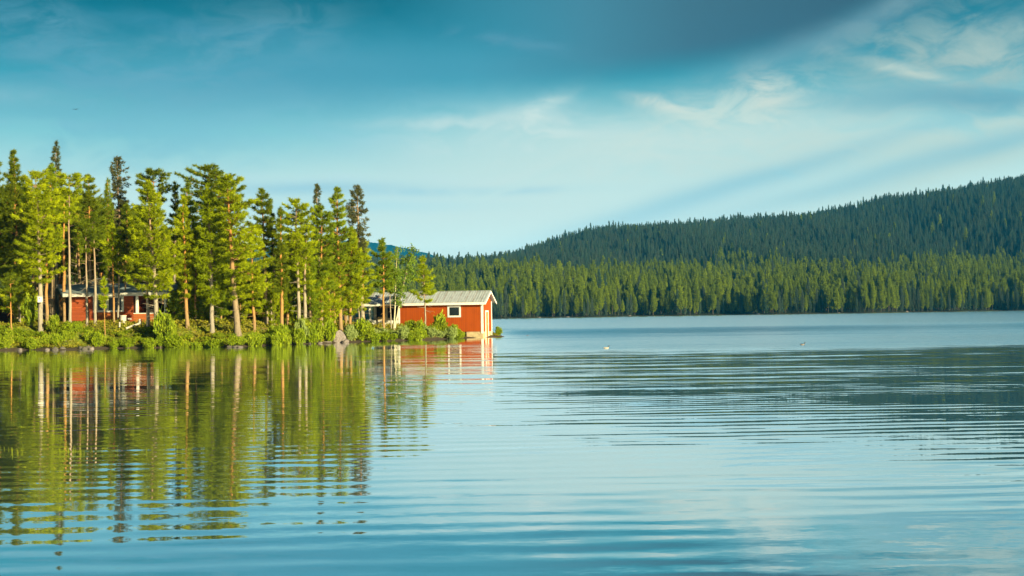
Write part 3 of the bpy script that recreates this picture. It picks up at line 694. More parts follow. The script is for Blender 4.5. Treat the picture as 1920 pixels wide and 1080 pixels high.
# birch by the boathouse
def build_birch(seed, H, hw, stems):
    rs_ = np.random.RandomState(seed); tp_, cp, wd = [], [], []
    for (x0, y0, x1, y1, h, r_) in stems:
        t = np.linspace(0, 1, 10); wob_ = np.cumsum(rs_.normal(size=(10, 2)), 0) * .03
        pts_ = np.stack([x0 + (x1 - x0) * t ** 1.2 + wob_[:, 0], y0 + (y1 - y0) * t + wob_[:, 1], h * t - .2 * (1 - t)], 1)
        tp_.append(tube_np(pts_, r_ * (1 - t) + .012, 7))
        for i in range(48):
            u_ = rs_.uniform(.33, 1); q = np.array([np.interp(u_, t, pts_[:, k]) for k in range(3)]); a_ = rs_.uniform(0, 6.28)
            l_ = hw * rs_.uniform(.4, 1) * math.sin(math.pi * min(1, (u_ - .25) / .85)) ** .6
            s = np.linspace(0, 1, 6); b_ = q + np.outer(s * l_, [math.cos(a_), math.sin(a_), .55]); b_[:, 2] -= .55 * s ** 2.2 * l_
            wd.append(tube_np(b_, np.linspace(.015, .004, 6), 3))
            nl = int(60 * l_) + 12; ss = rs_.uniform(.25, 1.05, nl)
            c_ = np.stack([np.interp(ss, s, b_[:, k]) for k in range(3)], -1) + rs_.normal(size=(nl, 3)) * [.10, .10, .09]; c_[:, 2] -= rs_.rand(nl) * .22
            cp.append(c_)
    C = np.concatenate(cp); V1, T1 = leaves(rs_, C, .075); Vw, Tw = merge(wd)
    tint = np.tile(rs_.uniform(0, 1, len(C)), 2)
    V = np.concatenate([V1, Vw]); T = np.concatenate([T1, Tw + len(V1)])
    Vt, Tt = merge(tp_)
    mt = mesh_np('trunk', Vt, Tt, [M['bark_birch']], attrs={'hgt': ('POINT', Vt[:, 2] / H)}, smooth=True)
    mc = mesh_np('crown', V, T, [M['birch'], M['bark_grey']], np.concatenate([np.zeros(len(T1), int), np.ones(len(Tw), int)]),
                 {'tint': ('FACE', np.concatenate([tint, np.zeros(len(Tw))])), 'hgt': ('POINT', np.clip(V[:, 2] / H, 0, 1))})
    return mt, mc
D = 107.2; p = W(738, 600, D); z0 = lz(p.x, D)
tA, tB = W(748, 464, D), W(776, 462, D)
put_tree('birch_tree', build_birch(41, tA.z - z0, .95, [(0, 0, tA.x - p.x, .1, tA.z - z0, .05), (.05, .05, tB.x - p.x, .2, tB.z - z0, .075)]), (p.x, D, z0), 0,
         'leaning birch with pale yellow trunk and airy leaves by the boathouse porch', 'birch tree')

# ------------------------------------------------------------ boathouse
BR = R(-15); BL = 9.43; BW = 2.6; PO_ = 2.47
rc = W(905, 600, 111.0)
bx0 = rc.x - BL * math.cos(BR); by0 = 111.0 - BL * math.sin(BR)
B = thing('boathouse', (bx0, by0, 0), BR, 'red wooden boathouse with grey metal roof at the tip of the point', 'boathouse')
zb, ze, zr = .50, 2.93, 3.66                 # wall foot, eave, ridge
cy = BW / 2
bm = bmesh.new()                              # the closed part of the house, walls in red boards
prism(bm, [(PO_, 0, zb), (PO_, BW, zb), (PO_, BW, ze), (PO_, cy, zr - .12), (PO_, 0, ze)], (BL - PO_, 0, 0))
part('wall', bm, M['red_boards'], B)
def slab(y0, z0_, y1, z1_, th, x0, x1):       # sloping sheet with standing ribs
    bm = bmesh.new(); nrm_ = Vector((0, -(z1_ - z0_), y1 - y0)).normalized()
    if nrm_.z < 0: nrm_ = -nrm_
    prism(bm, [(x0, y0, z0_), (x0, y1, z1_), (x0, y1 + nrm_.y * th, z1_ + nrm_.z * th), (x0, y0 + nrm_.y * th, z0_ + nrm_.z * th)], (x1 - x0, 0, 0))
    k = x0 + .06
    while k < x1 - .05:
        a = Vector((0, y0, z0_)) + nrm_ * (th + .001); b = Vector((0, y1, z1_)) + nrm_ * (th + .001)
        prism(bm, [(k, a.y, a.z), (k + .035, a.y, a.z), (k + .0175, a.y + nrm_.y * .03, a.z + nrm_.z * .03)], (0, b.y - a.y, b.z - a.z)); k += .206
    return bm
sl_ = (zr - ze) / cy; ov = .32
rf = part('roof', slab(-ov, ze - sl_ * ov, cy, zr, .035, -.32, BL + .32), M['roof'], B)
part('roof_panel', slab(BW + ov, ze - sl_ * ov, cy + .01, zr, .035, -.32, BL + .32), M['roof'], rf)
bm = bmesh.new(); box(bm, -.32, BL + .32, cy - .12, cy + .13, zr + .03, zr + .06); part('ridge_cap', bm, M['roof'], rf)
boxes('fascia', [(-.34, BL + .34, -ov - .03, -ov - .002, ze - sl_ * ov - .15, ze - sl_ * ov + .02)], M['white'], B)
for xx in (BL + .322, -.350):
    bm = bmesh.new()
    for sgn in (0, 1):
        f = (lambda yv: yv) if sgn == 0 else (lambda yv: BW - yv)
        prism(bm, [(xx, f(-ov), ze - sl_ * ov - .14), (xx, f(cy), zr - .13), (xx, f(cy), zr + .02), (xx, f(-ov), ze - sl_ * ov + .02)], (.028, 0, 0))
    part('bargeboard', bm, M['white'], B)
for (xa, ya) in ((BL - .13, -.022), (PO_, -.022)):
    boxes('corner_board', [(xa, xa + .15, ya, ya + .02, zb - (.15 if xa > 5 else .05), ze - .1)], M['white'], B)
boxes('corner_board', [(BL + .002, BL + .022, -.022, .12, zb - .15, ze - .05)], M['white'], B)
boxes('corner_board', [(BL + .002, BL + .024, BW - .14, BW + .01, .15, ze - .05)], M['white'], B)
wx0, wx1, wz0, wz1 = BL - 2.31 - .54, BL - 2.31 + .54, 1.64, 2.56
wf = boxes('window', [(wx0, wx1, -.05, -.002, wz0, wz0 + .13), (wx0, wx1, -.05, -.002, wz1 - .13, wz1), (wx0, wx0 + .13, -.05, -.002, wz0 + .131, wz1 - .131), (wx1 - .13, wx1, -.05, -.002, wz0 + .131, wz1 - .131)], M['white'], B)
boxes('pane', [(wx0 + .131, wx1 - .131, -.022, -.004, wz0 + .132, wz1 - .132)], M['glass'], wf)
dr = boxes('door', [(BL + .003, BL + .03, .82, 1.42, .12, 2.02)], M['orange'], B, 'narrow orange plank door')
boxes('frame', [(BL + .003, BL + .05, .70, .819, .05, 2.14), (BL + .003, BL + .05, 1.421, 1.54, .05, 2.14), (BL + .003, BL + .052, .82, 1.42, 2.021, 2.141)], M['white'], dr)
boxes('handle', [(BL + .031, BL + .07, 1.32, 1.36, 1.02, 1.14)], M['metal'], dr)
bm = bmesh.new(); box(bm, BL - 1.35, BL + .01, .03, BW - .03, -.6, zb - .004); part('foundation', bm, M['concrete'], B, bevel=.02)
boxes('floor_beam', [(PO_ - .0, BL - 1.36, .02, .16, zb - .16, zb - .004), (PO_, BL - 1.36, BW - .16, BW - .02, zb - .16, zb - .004)], M['dark'], B)
for xx in (3.4, 5.2, 6.9): boxes('pier', [(xx, xx + .22, .08, .30, -.3, zb - .165), (xx, xx + .22, BW - .3, BW - .08, -.3, zb - .165)], M['stone_dark'], B)
# porch
boxes('porch_floor', [(.02, PO_ - .003, .02, BW - .02, .62, .72)], M['white_old'], B)
bm = bmesh.new(); box(bm, -.02, PO_ - .003, 1.12, 1.20, .721, ze - .02); part('porch_back_wall', bm, M['white_old'], B)
for (a_, b_) in ((.16, .86), (1.12, 2.25)):
    pw = boxes('porch_window', [(a_, b_, 1.085, 1.119, 1.58, 1.64), (a_, b_, 1.085, 1.119, 2.62, 2.68), (a_, a_ + .06, 1.085, 1.119, 1.641, 2.619), (b_ - .06, b_, 1.085, 1.119, 1.641, 2.619)], M['white_old'], B)
    boxes('pane', [(a_ + .061, b_ - .061, 1.10, 1.118, 1.641, 2.619)], M['dark'], pw)
boxes('porch_beam', [(.0, PO_ - .002, 0.0, .10, ze - .27, ze - .10)], M['darkred'], B)
boxes('porch_gable', [(.0, .06, .101, BW - .12, ze - .27, ze - .02)], M['darkred'], B)
for (xx, yy_) in ((.0, .0), (.0, BW - .12), (.95, .0)):
    if xx < .5: boxes('porch_post', [(xx, xx + .12, yy_, yy_ + .12, .3, ze - .275)], M['white'], B)
boxes('railing', [(.125, PO_ - .01, .02, .07, 1.38, 1.44), (.125, PO_ - .01, .02, .07, .80, .85)] +
      [(.17 + k * .145, .17 + k * .145 + .095, -.005, .018, .74, 1.46) for k in range(16)], M['white'], B)
boxes('side_railing', [(.02, .07, .125, BW - .125, 1.38, 1.44)] + [(-.004, .018, .2 + k * .16, .29 + k * .16, .74, 1.46) for k in range(13)], M['white_old'], B)
bm = bmesh.new(); bmesh.ops.create_cone(bm, cap_ends=True, segments=10, radius1=.055, radius2=.055, depth=1.25, matrix=Matrix.Translation((BL - 5.45, cy + .25, zr + .42)))
bmesh.ops.create_cone(bm, cap_ends=True, segments=10, radius1=.10, radius2=.04, depth=.12, matrix=Matrix.Translation((BL - 5.45, cy + .25, zr + 1.09)))
part('chimney_pipe', bm, M['metal'], B)
bm = bmesh.new(); box(bm, .45, .85, .75, 1.1, .721, 1.75); box(bm, .47, .83, .73, .749, 1.1, 1.7)
part('porch_cabinet', bm, M['concrete'], B)

# ------------------------------------------------------------ cabin
GZ = 1.40
c0 = W(133, 600, 98.0); c1 = W(312, 600, 97.2)
CRZ = math.atan2(c1.y - c0.y, c1.x - c0.x)
Cn = thing('cabin', (c0.x, c0.y, 0), CRZ, 'low red cabin with blue-grey roof and white windows among the pines', 'cabin')
zE = 3.52; zB = GZ - .5; zK = 4.28; CW = 5.2
s1, s2, s3, s4 = 1.62, 3.80, 4.48, 6.75
boxes('wall', [(0, s1, 0, .12, zB, zE), (s1, s2, .02, .12, zB, 2.36), (s1, s2, .02, .12, 3.40, zE), (s2, s3, 0, .12, zB, zE), (s3 - .12, s3, .121, CW, zB, zE), (0, .12, .121, CW, zB, zE), (.121, s3 - .121, CW - .12, CW, zB, zE + .6)], M['red_logs'], Cn)
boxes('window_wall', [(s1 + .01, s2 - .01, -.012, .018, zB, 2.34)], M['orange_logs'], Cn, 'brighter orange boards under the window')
win = boxes('window', [(s1, s2, -.045, .015, 2.345, 2.47), (s1, s2, -.045, .015, 3.32, 3.48), (s1, s1 + .14, -.04, .015, 2.471, 3.319), (s2 - .14, s2, -.04, .015, 2.471, 3.319), (s1 + .72, s1 + .82, -.035, .015, 2.471, 3.319), (s1 + 1.42, s1 + 1.50, -.035, .015, 2.471, 3.319)], M['white'], Cn)
boxes('pane', [(s1 + .141, s2 - .141, .0155, .018, 2.471, 3.319)], M['glass'], win)
boxes('curtain', [(s1 + .15, s1 + .34, -.012, .0, 2.49, 3.31), (s1 + .83, s1 + 1.1, -.012, .0, 2.49, 3.31)], M['white_old'], win)
boxes('corner_board', [(s1 - .06, s1 - .003, -.03, -.002, zB, zE)], M['darkred'], Cn)
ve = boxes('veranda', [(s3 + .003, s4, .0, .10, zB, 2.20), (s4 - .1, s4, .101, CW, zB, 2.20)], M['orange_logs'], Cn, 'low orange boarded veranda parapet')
boxes('rail', [(s3 + .003, s4 + .02, -.03, .13, 2.203, 2.25), (s4 - .13, s4 + .02, .131, CW, 2.203, 2.25)], M['white'], ve)
for xx in (s3 + .18, s4 - .08): boxes('veranda_post', [(xx, xx + .15, -.02, .12, 2.253 if xx < 6 else GZ - .4, zE - .02)], M['white'], Cn)
boxes('veranda_post', [(s4 - .9, s4 - .8, .0, .10, 2.253, zE - .02)], M['brown_shade_boards'], Cn)
boxes('veranda_post', [(s4 - .08, s4 + .04, CW - .14, CW - .02, 2.253, zE)], M['brown_shade_boards'], Cn)
boxes('glazing_bar', [(s3 + .003, s3 + .08, .02, .09, 2.253, zE - .02)], M['brown_shade_boards'], Cn)
boxes('veranda_back_wall', [(s3 + .005, s4, CW - .35, CW - .2, zB, 2.9)], M['brown_shade_boards'], Cn)
# roof: one low slope, its left end runs back at an angle over the annexe
LA = (-3.4, 5.6)
bm = bmesh.new()
fr_, bk = -.45, 3.9
def rz_(yv): return zE + .02 + (yv - fr_) / (bk - fr_) * (zK - zE)
poly = [(-.35, fr_), (7.15, fr_), (7.15, bk), (-2.7, bk)]
prism(bm, [(a, b, rz_(b)) for a, b in poly], (0, 0, .10))
poly2 = [(-2.7, bk + .003), (7.15, bk + .003), (7.15, bk + 2.6), (-4.2, bk + 2.6)]
prism(bm, [(a, b, zK - (b - bk) * .2) for a, b in poly2], (0, 0, .10))
rfc = part('roof', bm, M['roof_felt'], Cn)
boxes('fascia', [(-.35, 7.15, fr_ - .03, fr_ - .002, zE - .10, zE + .13)], M['white_old'], rfc)
bm = bmesh.new(); a = Vector((-.38, fr_, zE)); b = Vector((-2.73, bk, rz_(bk)))
prism(bm, [a + Vector((0, 0, -.1)), b + Vector((0, 0, -.1)), b + Vector((0, 0, .105)), a + Vector((0, 0, .125))], (-.03, 0, 0)); part('bargeboard', bm, M['roof_felt'], rfc)
bm = bmesh.new(); prism(bm, [(-.02, .0, zB), (-2.6, 4.4, zB), (-2.5, 4.45, zB), (.0, .12, zB)], (0, 0, zE - zB + .15)); part('annexe_wall', bm, M['brown_shade_boards'], Cn, 'side wall with its shade put into the dark brown')
chm = boxes('chimney', [(.45, 1.0, 3.2, 3.75, 4.1, 4.72)], M['concrete'], Cn, bevel=.02)
boxes('flue_cap', [(-.05, .40, 3.3, 3.7, 4.1, 4.56), (.40, 1.05, 3.15, 3.8, 4.722, 4.78)], M['metal'], chm)
# dark shed at the left edge
p = W(8, 600, 99.5); Sd = thing('shed', (p.x - 3.5, 99.5, 0), R(4), 'dark brown shed with grey roof at the left edge', 'shed')
boxes('wall', [(0, 3.9, 0, 3, zB, 3.35)], M['brown_shade_boards'], Sd)
bm = bmesh.new(); prism(bm, [(-.3, -.4, 3.36), (-.3, 3.3, 3.85), (-.3, 3.3, 3.95), (-.3, -.4, 3.46)], (4.45, 0, 0)); part('roof', bm, M['roof_felt'], Sd)

# things in front of the cabin
def at_ground(px, D): p_ = W(px, 600, D); return Vector((p_.x, D, lz(p_.x, D)))
g = at_ground(231, 94.8)
o = thing('well_ring', g, 0, 'pale concrete barrel-shaped well ring in front of the cabin', 'well ring')
bm = bmesh.new(); bmesh.ops.create_cone(bm, cap_ends=True, segments=20, radius1=.21, radius2=.20, depth=.5, matrix=Matrix.Translation((0, 0, .22))); part('ring', bm, M['logwood'], o, bevel=.01)
bm = bmesh.new(); bmesh.ops.create_cone(bm, cap_ends=True, segments=20, radius1=.235, radius2=.235, depth=.05, matrix=Matrix.Translation((0, 0, .50))); part('lid', bm, M['white_old'], o)
def log(name, a, b, r_, label, cat):
    V, T = tube_np([a, a + (b - a) * .5 + Vector((0, 0, .01)), b], [r_, r_ * .95, r_ * .85], 9)
    V2 = np.array(V); base_ = np.array([a.x, a.y, a.z]); me_ = mesh_np(name, V2 - base_, T, [M['logwood']], smooth=True)
    o_ = link(bpy.data.objects.new(name, me_)); o_.location = a; return tag(o_, label, cat)
stp = at_ground(262.5, 94.6)
bm = bmesh.new(); bmesh.ops.create_cone(bm, cap_ends=True, segments=14, radius1=.12, radius2=.10, depth=.56, matrix=Matrix.Translation((0, 0, .20)))
o = part('stump', bm, M['logwood'], None, bevel=.01); o.location = stp; tag(o, 'short upright pale tree stump at the end of the lying log', 'stump')
a = at_ground(236, 93.9) + Vector((0, 0, .07)); b = at_ground(261, 94.3) + Vector((0, 0, .27)); log('log', a, b, .075, 'pale barkless log leaning up onto the stump', 'log')
a = at_ground(240, 95.3) + Vector((0, 0, .30)); b = at_ground(247, 95.3) + Vector((0, 0, .32)); log('log', a, b, .06, 'short pale log piece beside the well ring', 'log')
a = at_ground(224, 94.0) + Vector((0, 0, .05)); b = at_ground(224.5, 94.0) + Vector((0, 0, .42)); log('post', a, b, .06, 'short pale post left of the well ring', 'post')
# nest box on the pine trunk
nb_D = 92.15; p = W(75.5, 567, nb_D)
nb = thing('nest_box', p, 0, 'white nest box with dark round hole on the left pine trunk', 'nest box')
bm = bmesh.new(); box(bm, -.13, .13, -.14, .08, 0, .36); part('box', bm, M['white'], nb, bevel=.008)
bm = bmesh.new(); prism(bm, [(-.16, -.19, .365), (-.16, .1, .42), (-.16, .1, .44), (-.16, -.19, .385)], (.32, 0, 0)); part('roof', bm, M['white_old'], nb)
bm = bmesh.new(); bmesh.ops.create_cone(bm, cap_ends=True, segments=12, radius1=.035, radius2=.035, depth=.01, matrix=Matrix.Translation((0, -.147, .24)) @ Matrix.Rotation(R(90), 4, 'X')); part('entrance_hole', bm, M['dark'], nb)

# ------------------------------------------------------------ shrubs
def build_shrub(seed, mat, size=.055, n_st=26, lean_=0):
    rs_ = np.random.RandomState(seed); wd, cp, tn = [], [], []
    for i in range(n_st):
        a_ = rs_.uniform(0, 6.28); r_ = rs_.uniform(.15, .85) ; h = rs_.uniform(.55, 1.05) * (1.1 - .45 * r_)
        s = np.linspace(0, 1, 5); pth = np.outer(s, [math.cos(a_) * r_, math.sin(a_) * r_, h]); pth[:, 2] += .15 * np.sin(s * 3.1) ; pth[:, :2] += rs_.normal(size=2) * .06
        wd.append(tube_np(pth, np.linspace(.014, .004, 5), 3))
        nl = 85; ss = rs_.uniform(.2, 1.05, nl)
        c_ = np.stack([np.interp(ss, s, pth[:, k]) for k in range(3)], -1) + rs_.normal(size=(nl, 3)) * [.13, .13, .09]
        cp.append(c_); tn.append(np.clip(rs_.uniform(0, .8, nl) + rs_.uniform(-.1, .3), 0, 1))
    C = np.concatenate(cp); C[:, 2] = np.maximum(C[:, 2], .02); V1, T1 = leaves(rs_, C, size, .5); Vw, Tw = merge(wd); tt = np.tile(np.concatenate(tn), 2)
    st_ = mesh_np('stems', Vw, Tw, [M['bark_grey']], attrs={'hgt': ('POINT', np.clip(Vw[:, 2], 0, 1))})
    lf = mesh_np('foliage', V1, T1, [M[mat]], attrs={'tint': ('FACE', tt)})
    return st_, lf
SHR = {m_: [build_shrub(300 + 10 * j + k, m_, .095 if m_ != 'willow' else .10) for k in range(4)] for j, m_ in enumerate(('shrub', 'willow', 'spruce_green'))}
def put_shrub(mat, px, D, hpx, wpx, label, group=None, rr=rng):
    g_ = at_ground(px, D); h = hpx / F * D; w = wpx / F * D
    o_ = thing('shrub', g_ - Vector((0, 0, .05)), rr.uniform(0, 6.28), label, 'shrub', group); o_.scale = (w, w, h)
    for nm, me_ in zip(('stems', 'foliage'), SHR[mat][rr.randint(4)]): link(bpy.data.objects.new(nm, me_), o_)
put_shrub('shrub', 826, 108.6, 44, 17, 'tallest bright green shrub in front of the boathouse wall, under its window')
put_shrub('shrub', 815, 108.4, 26, 14, 'green shrub at the left foot of the tallest boathouse shrub')
put_shrub('shrub', 853, 109.2, 26, 11, 'shrub just left of the boathouse foundation')
put_shrub('shrub', 866, 109.8, 14, 8, 'small reddish-green shrub touching the boathouse foundation')
put_shrub('shrub', 787, 107.2, 27, 12, 'shrub left of the bright pine before the red wall')
put_shrub('spruce_green', 770, 107.6, 20, 14, 'dark green low shrub below the red wall left end')
put_shrub('spruce_green', 806, 107.8, 20, 12, 'dark shrub right of the bright pine before the red wall')
put_shrub('spruce_green', 934, 114.6, 17, 9, 'low grey-green shrub in the water right of the boathouse door')
put_shrub('willow', 756, 105.8, 24, 15, 'pale willow bush under the birch')
put_shrub('willow', 738, 105.4, 17, 16, 'pale willow bush in front of the porch railing right half')
put_shrub('willow', 716, 104.8, 17, 16, 'pale willow bush in front of the porch pine')
put_shrub('willow', 695, 104.2, 17, 16, 'pale willow bush in front of the porch left post')
put_shrub('willow', 672, 102.5, 32, 17, 'pale willow bush right of the big shore boulder')
put_shrub('willow', 655, 101.0, 26, 13, 'small pale willow bush touching the big shore boulder')
put_shrub('willow', 612, 99.3, 32, 15, 'pale willow bush left of the big shore boulder')
put_shrub('shrub', 306, 91.6, 62, 21, 'tallest bright green bush on the bank, right of the veranda')
put_shrub('shrub', 318, 91.2, 50, 18, 'bright bush touching the right side of the tallest bank bush')
put_shrub('shrub', 100, 92.2, 32, 15, 'leafy bush at the foot of the nest box pine')
put_shrub('shrub', 58, 93.6, 60, 18, 'tall leafy bush left of the nest box pine in the shade')
lab3 = {0: ('leafy bush in the row along the waterline left of the cabin window', 'shoreline bushes on the left'),
        1: ('leafy bush in the row along the waterline between tallest bank bush and leaning pine', 'shoreline bushes in the middle'),
        2: ('leafy bush in the row along the waterline between leaning pine and boulder', 'shoreline bushes towards the boulder'),
        3: ('low bush in the row along the waterline between the boulder and the boathouse foundation', 'shoreline bushes before the boathouse')}
px = -120.0
while px < 880:
    s0 = np.interp(px, [p_[0] for p_ in [(-260, 662), (0, 657), (200, 653), (440, 650.5), (620, 643), (700, 640), (820, 636.5), (880, 634)]], [662, 657, 653, 650.5, 643, 640, 636.5, 634])
    D0 = WZ(px, s0, 0).y
    for rrow in range(3):
        if rng.rand() < (.16 if 330 < px < 470 or 190 < px < 260 else .05): continue
        D = D0 + .1 + rrow * 1.25 + rng.uniform(-.3, .4); qx = px + rng.uniform(-6, 6)
        hp = rng.uniform(15, 29) * (1 - .13 * rrow)
        if 60 < px < 300 and rrow > 0: hp *= .7
        if 500 < px < 660: hp *= 1.7
        if px > 660: hp *= 1.4
        if 620 < qx < 652: continue
        if px > 700:
            hp *= .50 if px < 760 else .62
            if rrow > 1 or px > 868: continue
        if (190 < px < 270 or 340 < px < 480) and rrow > 0: hp *= .7
        key = 0 if px < 250 else (1 if px < 450 else (2 if px < 660 else 3))
        mat = 'spruce_green' if rng.rand() < .42 else ('willow' if px > 560 and rng.rand() < .6 else 'shrub')
        put_shrub(mat, qx, D, hp, rng.uniform(11, 17), lab3[key][0], lab3[key][1])
    px += 15

# low plants covering the bank and the forest floor: nobody could count them
def cover():
    rs_ = np.random.RandomState(3); n_ = 240000
    X = rs_.uniform(-48, 0, n_); Y = rs_.uniform(84, 122, n_)
    d = shore_dist(X, Y); k = (d > .25) & ((d < 9) | (rs_.rand(n_) < .4)); X, Y, d = X[k], Y[k], d[k]
    lx = (X - bx0) * math.cos(BR) + (Y - by0) * math.sin(BR); ly = -(X - bx0) * math.sin(BR) + (Y - by0) * math.cos(BR)
    k = ~((lx > -.1) & (lx < BL + .2) & (ly > -.1) & (ly < BW + .2)); X, Y = X[k], Y[k]
    lx = (X - c0.x) * math.cos(CRZ) + (Y - c0.y) * math.sin(CRZ); ly = -(X - c0.x) * math.sin(CRZ) + (Y - c0.y) * math.cos(CRZ)
    k = ~((lx > -3) & (lx < 7) & (ly > -.1) & (ly < 6)); X, Y = X[k], Y[k]
    patchy = np.sin(X * .9 + 2 * np.sin(Y * .7)) * np.sin(Y * 1.1 + 1.3 * np.sin(X * .5))
    k = rs_.rand(len(X)) < .65 + .35 * patchy; X, Y, patchy = X[k], Y[k], patchy[k]
    Z = land_z(X, Y)
    C = np.stack([X, Y, Z + rs_.uniform(0, .16, len(X)) * (1.3 + patchy)], 1)
    V, T = leaves(rs_, C, .085, .6)
    tint = np.tile(np.clip(rs_.uniform(0, .8, len(X)) + .3 * patchy, 0, 1), 2)
    return mesh_np('ground_plants', V, T, [M['cover']], attrs={'tint': ('FACE', tint)})
tag(link(bpy.data.objects.new('ground_plants', cover())), 'low green and yellowish heath plants covering the bank', 'ground cover', kind='stuff')

# ------------------------------------------------------------ rocks
RK = [rock_mesh('rock', 60 + k, M['stone'] if k < 4 else M['stone_dark']) for k in range(6)]
def put_rock(px, py, s, label, k, dz=.0, group=None, nm='rock'):
    q = WZ(px, py, 0)
    o_ = link(bpy.data.objects.new(nm, RK[k])); o_.location = (q.x, q.y + s[1] * .6, dz); o_.scale = s; o_.rotation_euler = (RNG.uniform(-.2, .2), RNG.uniform(-.2, .2), RNG.uniform(0, 6))
    tag(o_, label, 'rock', group); return o_
put_rock(634, 642.5, (.62, .48, .74), 'big pale boulder at the waterline below the young yellow pines', 0, .22, nm='boulder')
put_rock(648, 642.5, (.34, .3, .26), 'low rock leaning on the right side of the big boulder', 1, .06)
put_rock(611, 643.5, (.45, .3, .10), 'flat pale rock at the waterline left of the big boulder', 2, .05)
put_rock(599, 644, (.25, .2, .08), 'small flat rock left of the flat pale rock', 3, .04)
for (px, py, s) in ((150, 655, .2), (158, 655, .16), (164, 654.5, .24), (171, 654.5, .18), (117, 656, .22), (103, 656.5, .2), (88, 656.5, .16), (430, 651, .2), (441, 651.5, .26), (450, 651.5, .2), (518, 647, .2), (36, 657, .2), (365, 641, .16), (580, 645, .18)):
    zone = 'left of the cabin' if px < 200 else ('below the leaning pine' if px < 460 else 'left of the big boulder')
    put_rock(px, py, (s, s * .8, s * (.8 if px < 200 else .35)), 'small grey stone at the waterline ' + zone, RNG.randint(3, 5), .04, 'waterline stones ' + zone)

# ------------------------------------------------------------ reeds in the near water
rs_ = np.random.RandomState(8); pts_ = []
for k in range(44):
    r_ = rs_.rand()
    px = rs_.uniform(112, 172) if r_ < .5 else (rs_.uniform(0, 45) if r_ < .8 else rs_.uniform(180, 360))
    q = WZ(px, rs_.uniform(842, 852), 0); h = rs_.uniform(.03, .10)
    pts_.append(tube_np([(q.x, q.y, -.1), (q.x, q.y, h * .6), (q.x + rs_.normal() * .01, q.y, h)], [.0022, .0018, .001], 3))
V, T = merge(pts_)
me = mesh_np('water_reeds', V, T, [M['shrub']], attrs={'tint': ('FACE', np.full(len(T), .8))})
tag(link(bpy.data.objects.new('water_reeds', me)), 'thin green reed stalks poking out of the near water', 'reeds', kind='stuff')

# ------------------------------------------------------------ ducks and a bird
def skin_body(name, verts, edges, radii, mats, parent=None, sub=2):
    me_ = bpy.data.meshes.new(name); me_.from_pydata(verts, edges, []); me_.update()
    o_ = bpy.data.objects.new(name, me_); link(o_, parent)
    o_.modifiers.new('skin', 'SKIN'); sv = me_.skin_vertices[0] if me_.skin_vertices else None
    if sv is None:
        bm_ = bmesh.new(); bm_.from_mesh(me_); bm_.verts.layers.skin.verify(); bm_.to_mesh(me_); bm_.free(); sv = me_.skin_vertices[0]
    for i, r_ in enumerate(radii): sv.data[i].radius = r_ if isinstance(r_, tuple) else (r_, r_); sv.data[i].use_root = (i == 0)
    ss = o_.modifiers.new('sub', 'SUBSURF'); ss.levels = sub; ss.render_levels = sub
    for mm in mats: me_.materials.append(mm)
    return o_
def duck_mat(name, head, neck_x, body_top, body_low):
    m, n = new_mat(name)
    x, y, z = n.sep(n.n('ShaderNodeTexCoord').outputs['Object'])
    c = n.mix(n.smooth(z, .035, .06), body_low, body_top)
    c = n.mix(n.mul(n.smooth(x, neck_x, neck_x + .015), n.smooth(z, .10, .12)), c, head)
    return finish(m, n, principled(n, c, .6))
dm1 = duck_mat('light_duck_feathers', (.02, .03, .025), .07, (.36, .33, .28), (.46, .42, .34))
dm2 = duck_mat('dark_duck_feathers', (.004, .006, .008), .07, (.03, .04, .045), (.35, .30, .27))
bill = plain('duck_bill', (.10, .05, .03), .5)
def duck(px, py, s, mat, label):
    q = WZ(px, py, 0); o_ = thing('duck', (q.x, q.y, 0), R(-8), label, 'duck'); o_.scale = (s,) * 3
    v = [(0, 0, .03), (-.10, 0, .04), (-.19, 0, .075), (.08, 0, .045), (.125, 0, .085), (.135, 0, .14), (.145, 0, .19), (.165, 0, .195)]
    e = [(0, 1), (1, 2), (0, 3), (3, 4), (4, 5), (5, 6), (6, 7)]
    skin_body('body', v, e, [(.075, .065), (.065, .05), (.015, .012), (.06, .052), (.034, .034), (.024, .024), (.034, .034), (.026, .024)], [mat], o_)
    bm_ = bmesh.new(); bmesh.ops.create_cone(bm_, cap_ends=True, segments=8, radius1=.014, radius2=.004, depth=.06, matrix=Matrix.Translation((.215, 0, .19)) @ Matrix.Rotation(R(92), 4, 'Y'))
    part('bill', bm_, bill, o_)
    for sgn in (-1, 1):
        bm_ = bmesh.new(); bmesh.ops.create_icosphere(bm_, subdivisions=2, radius=1, matrix=Matrix.Translation((-.06, sgn * .062, .07)) @ Matrix.Diagonal((.12, .018, .038, 1)))
        part('wing', bm_, mat, o_)
duck(1137, 654, .82, dm1, 'pale duck with dark head, middle of the three, facing right')
duck(1505, 647, .72, dm2, 'dark duck farthest right on the lake')
duck(989, 629.5, .5, dm2, 'tiny dark duck nearest the boathouse')
q = W(142, 205, 170.0)
fb = thing('bird', q, R(10), 'small dark bird gliding in the sky over the left trees', 'bird')
skin_body('body', [(0, 0, 0), (.11, 0, .0), (-.14, 0, .0), (.15, 0, .01)], [(0, 1), (0, 2), (1, 3)], [.05, .035, .015, .03], [M['dark']], fb, 1)
for sgn in (-1, 1):
    bm = bmesh.new(); P_ = [(.07, 0, .01), (.10, sgn * .22, .05), (.02, sgn * .46, .02), (-.04, sgn * .24, .045), (-.06, 0, .01)]
    prism(bm, P_, (0, 0, .012)); wg = part('wing', bm, M['dark'], fb)
fb.rotation_euler = (0, 0, R(80))

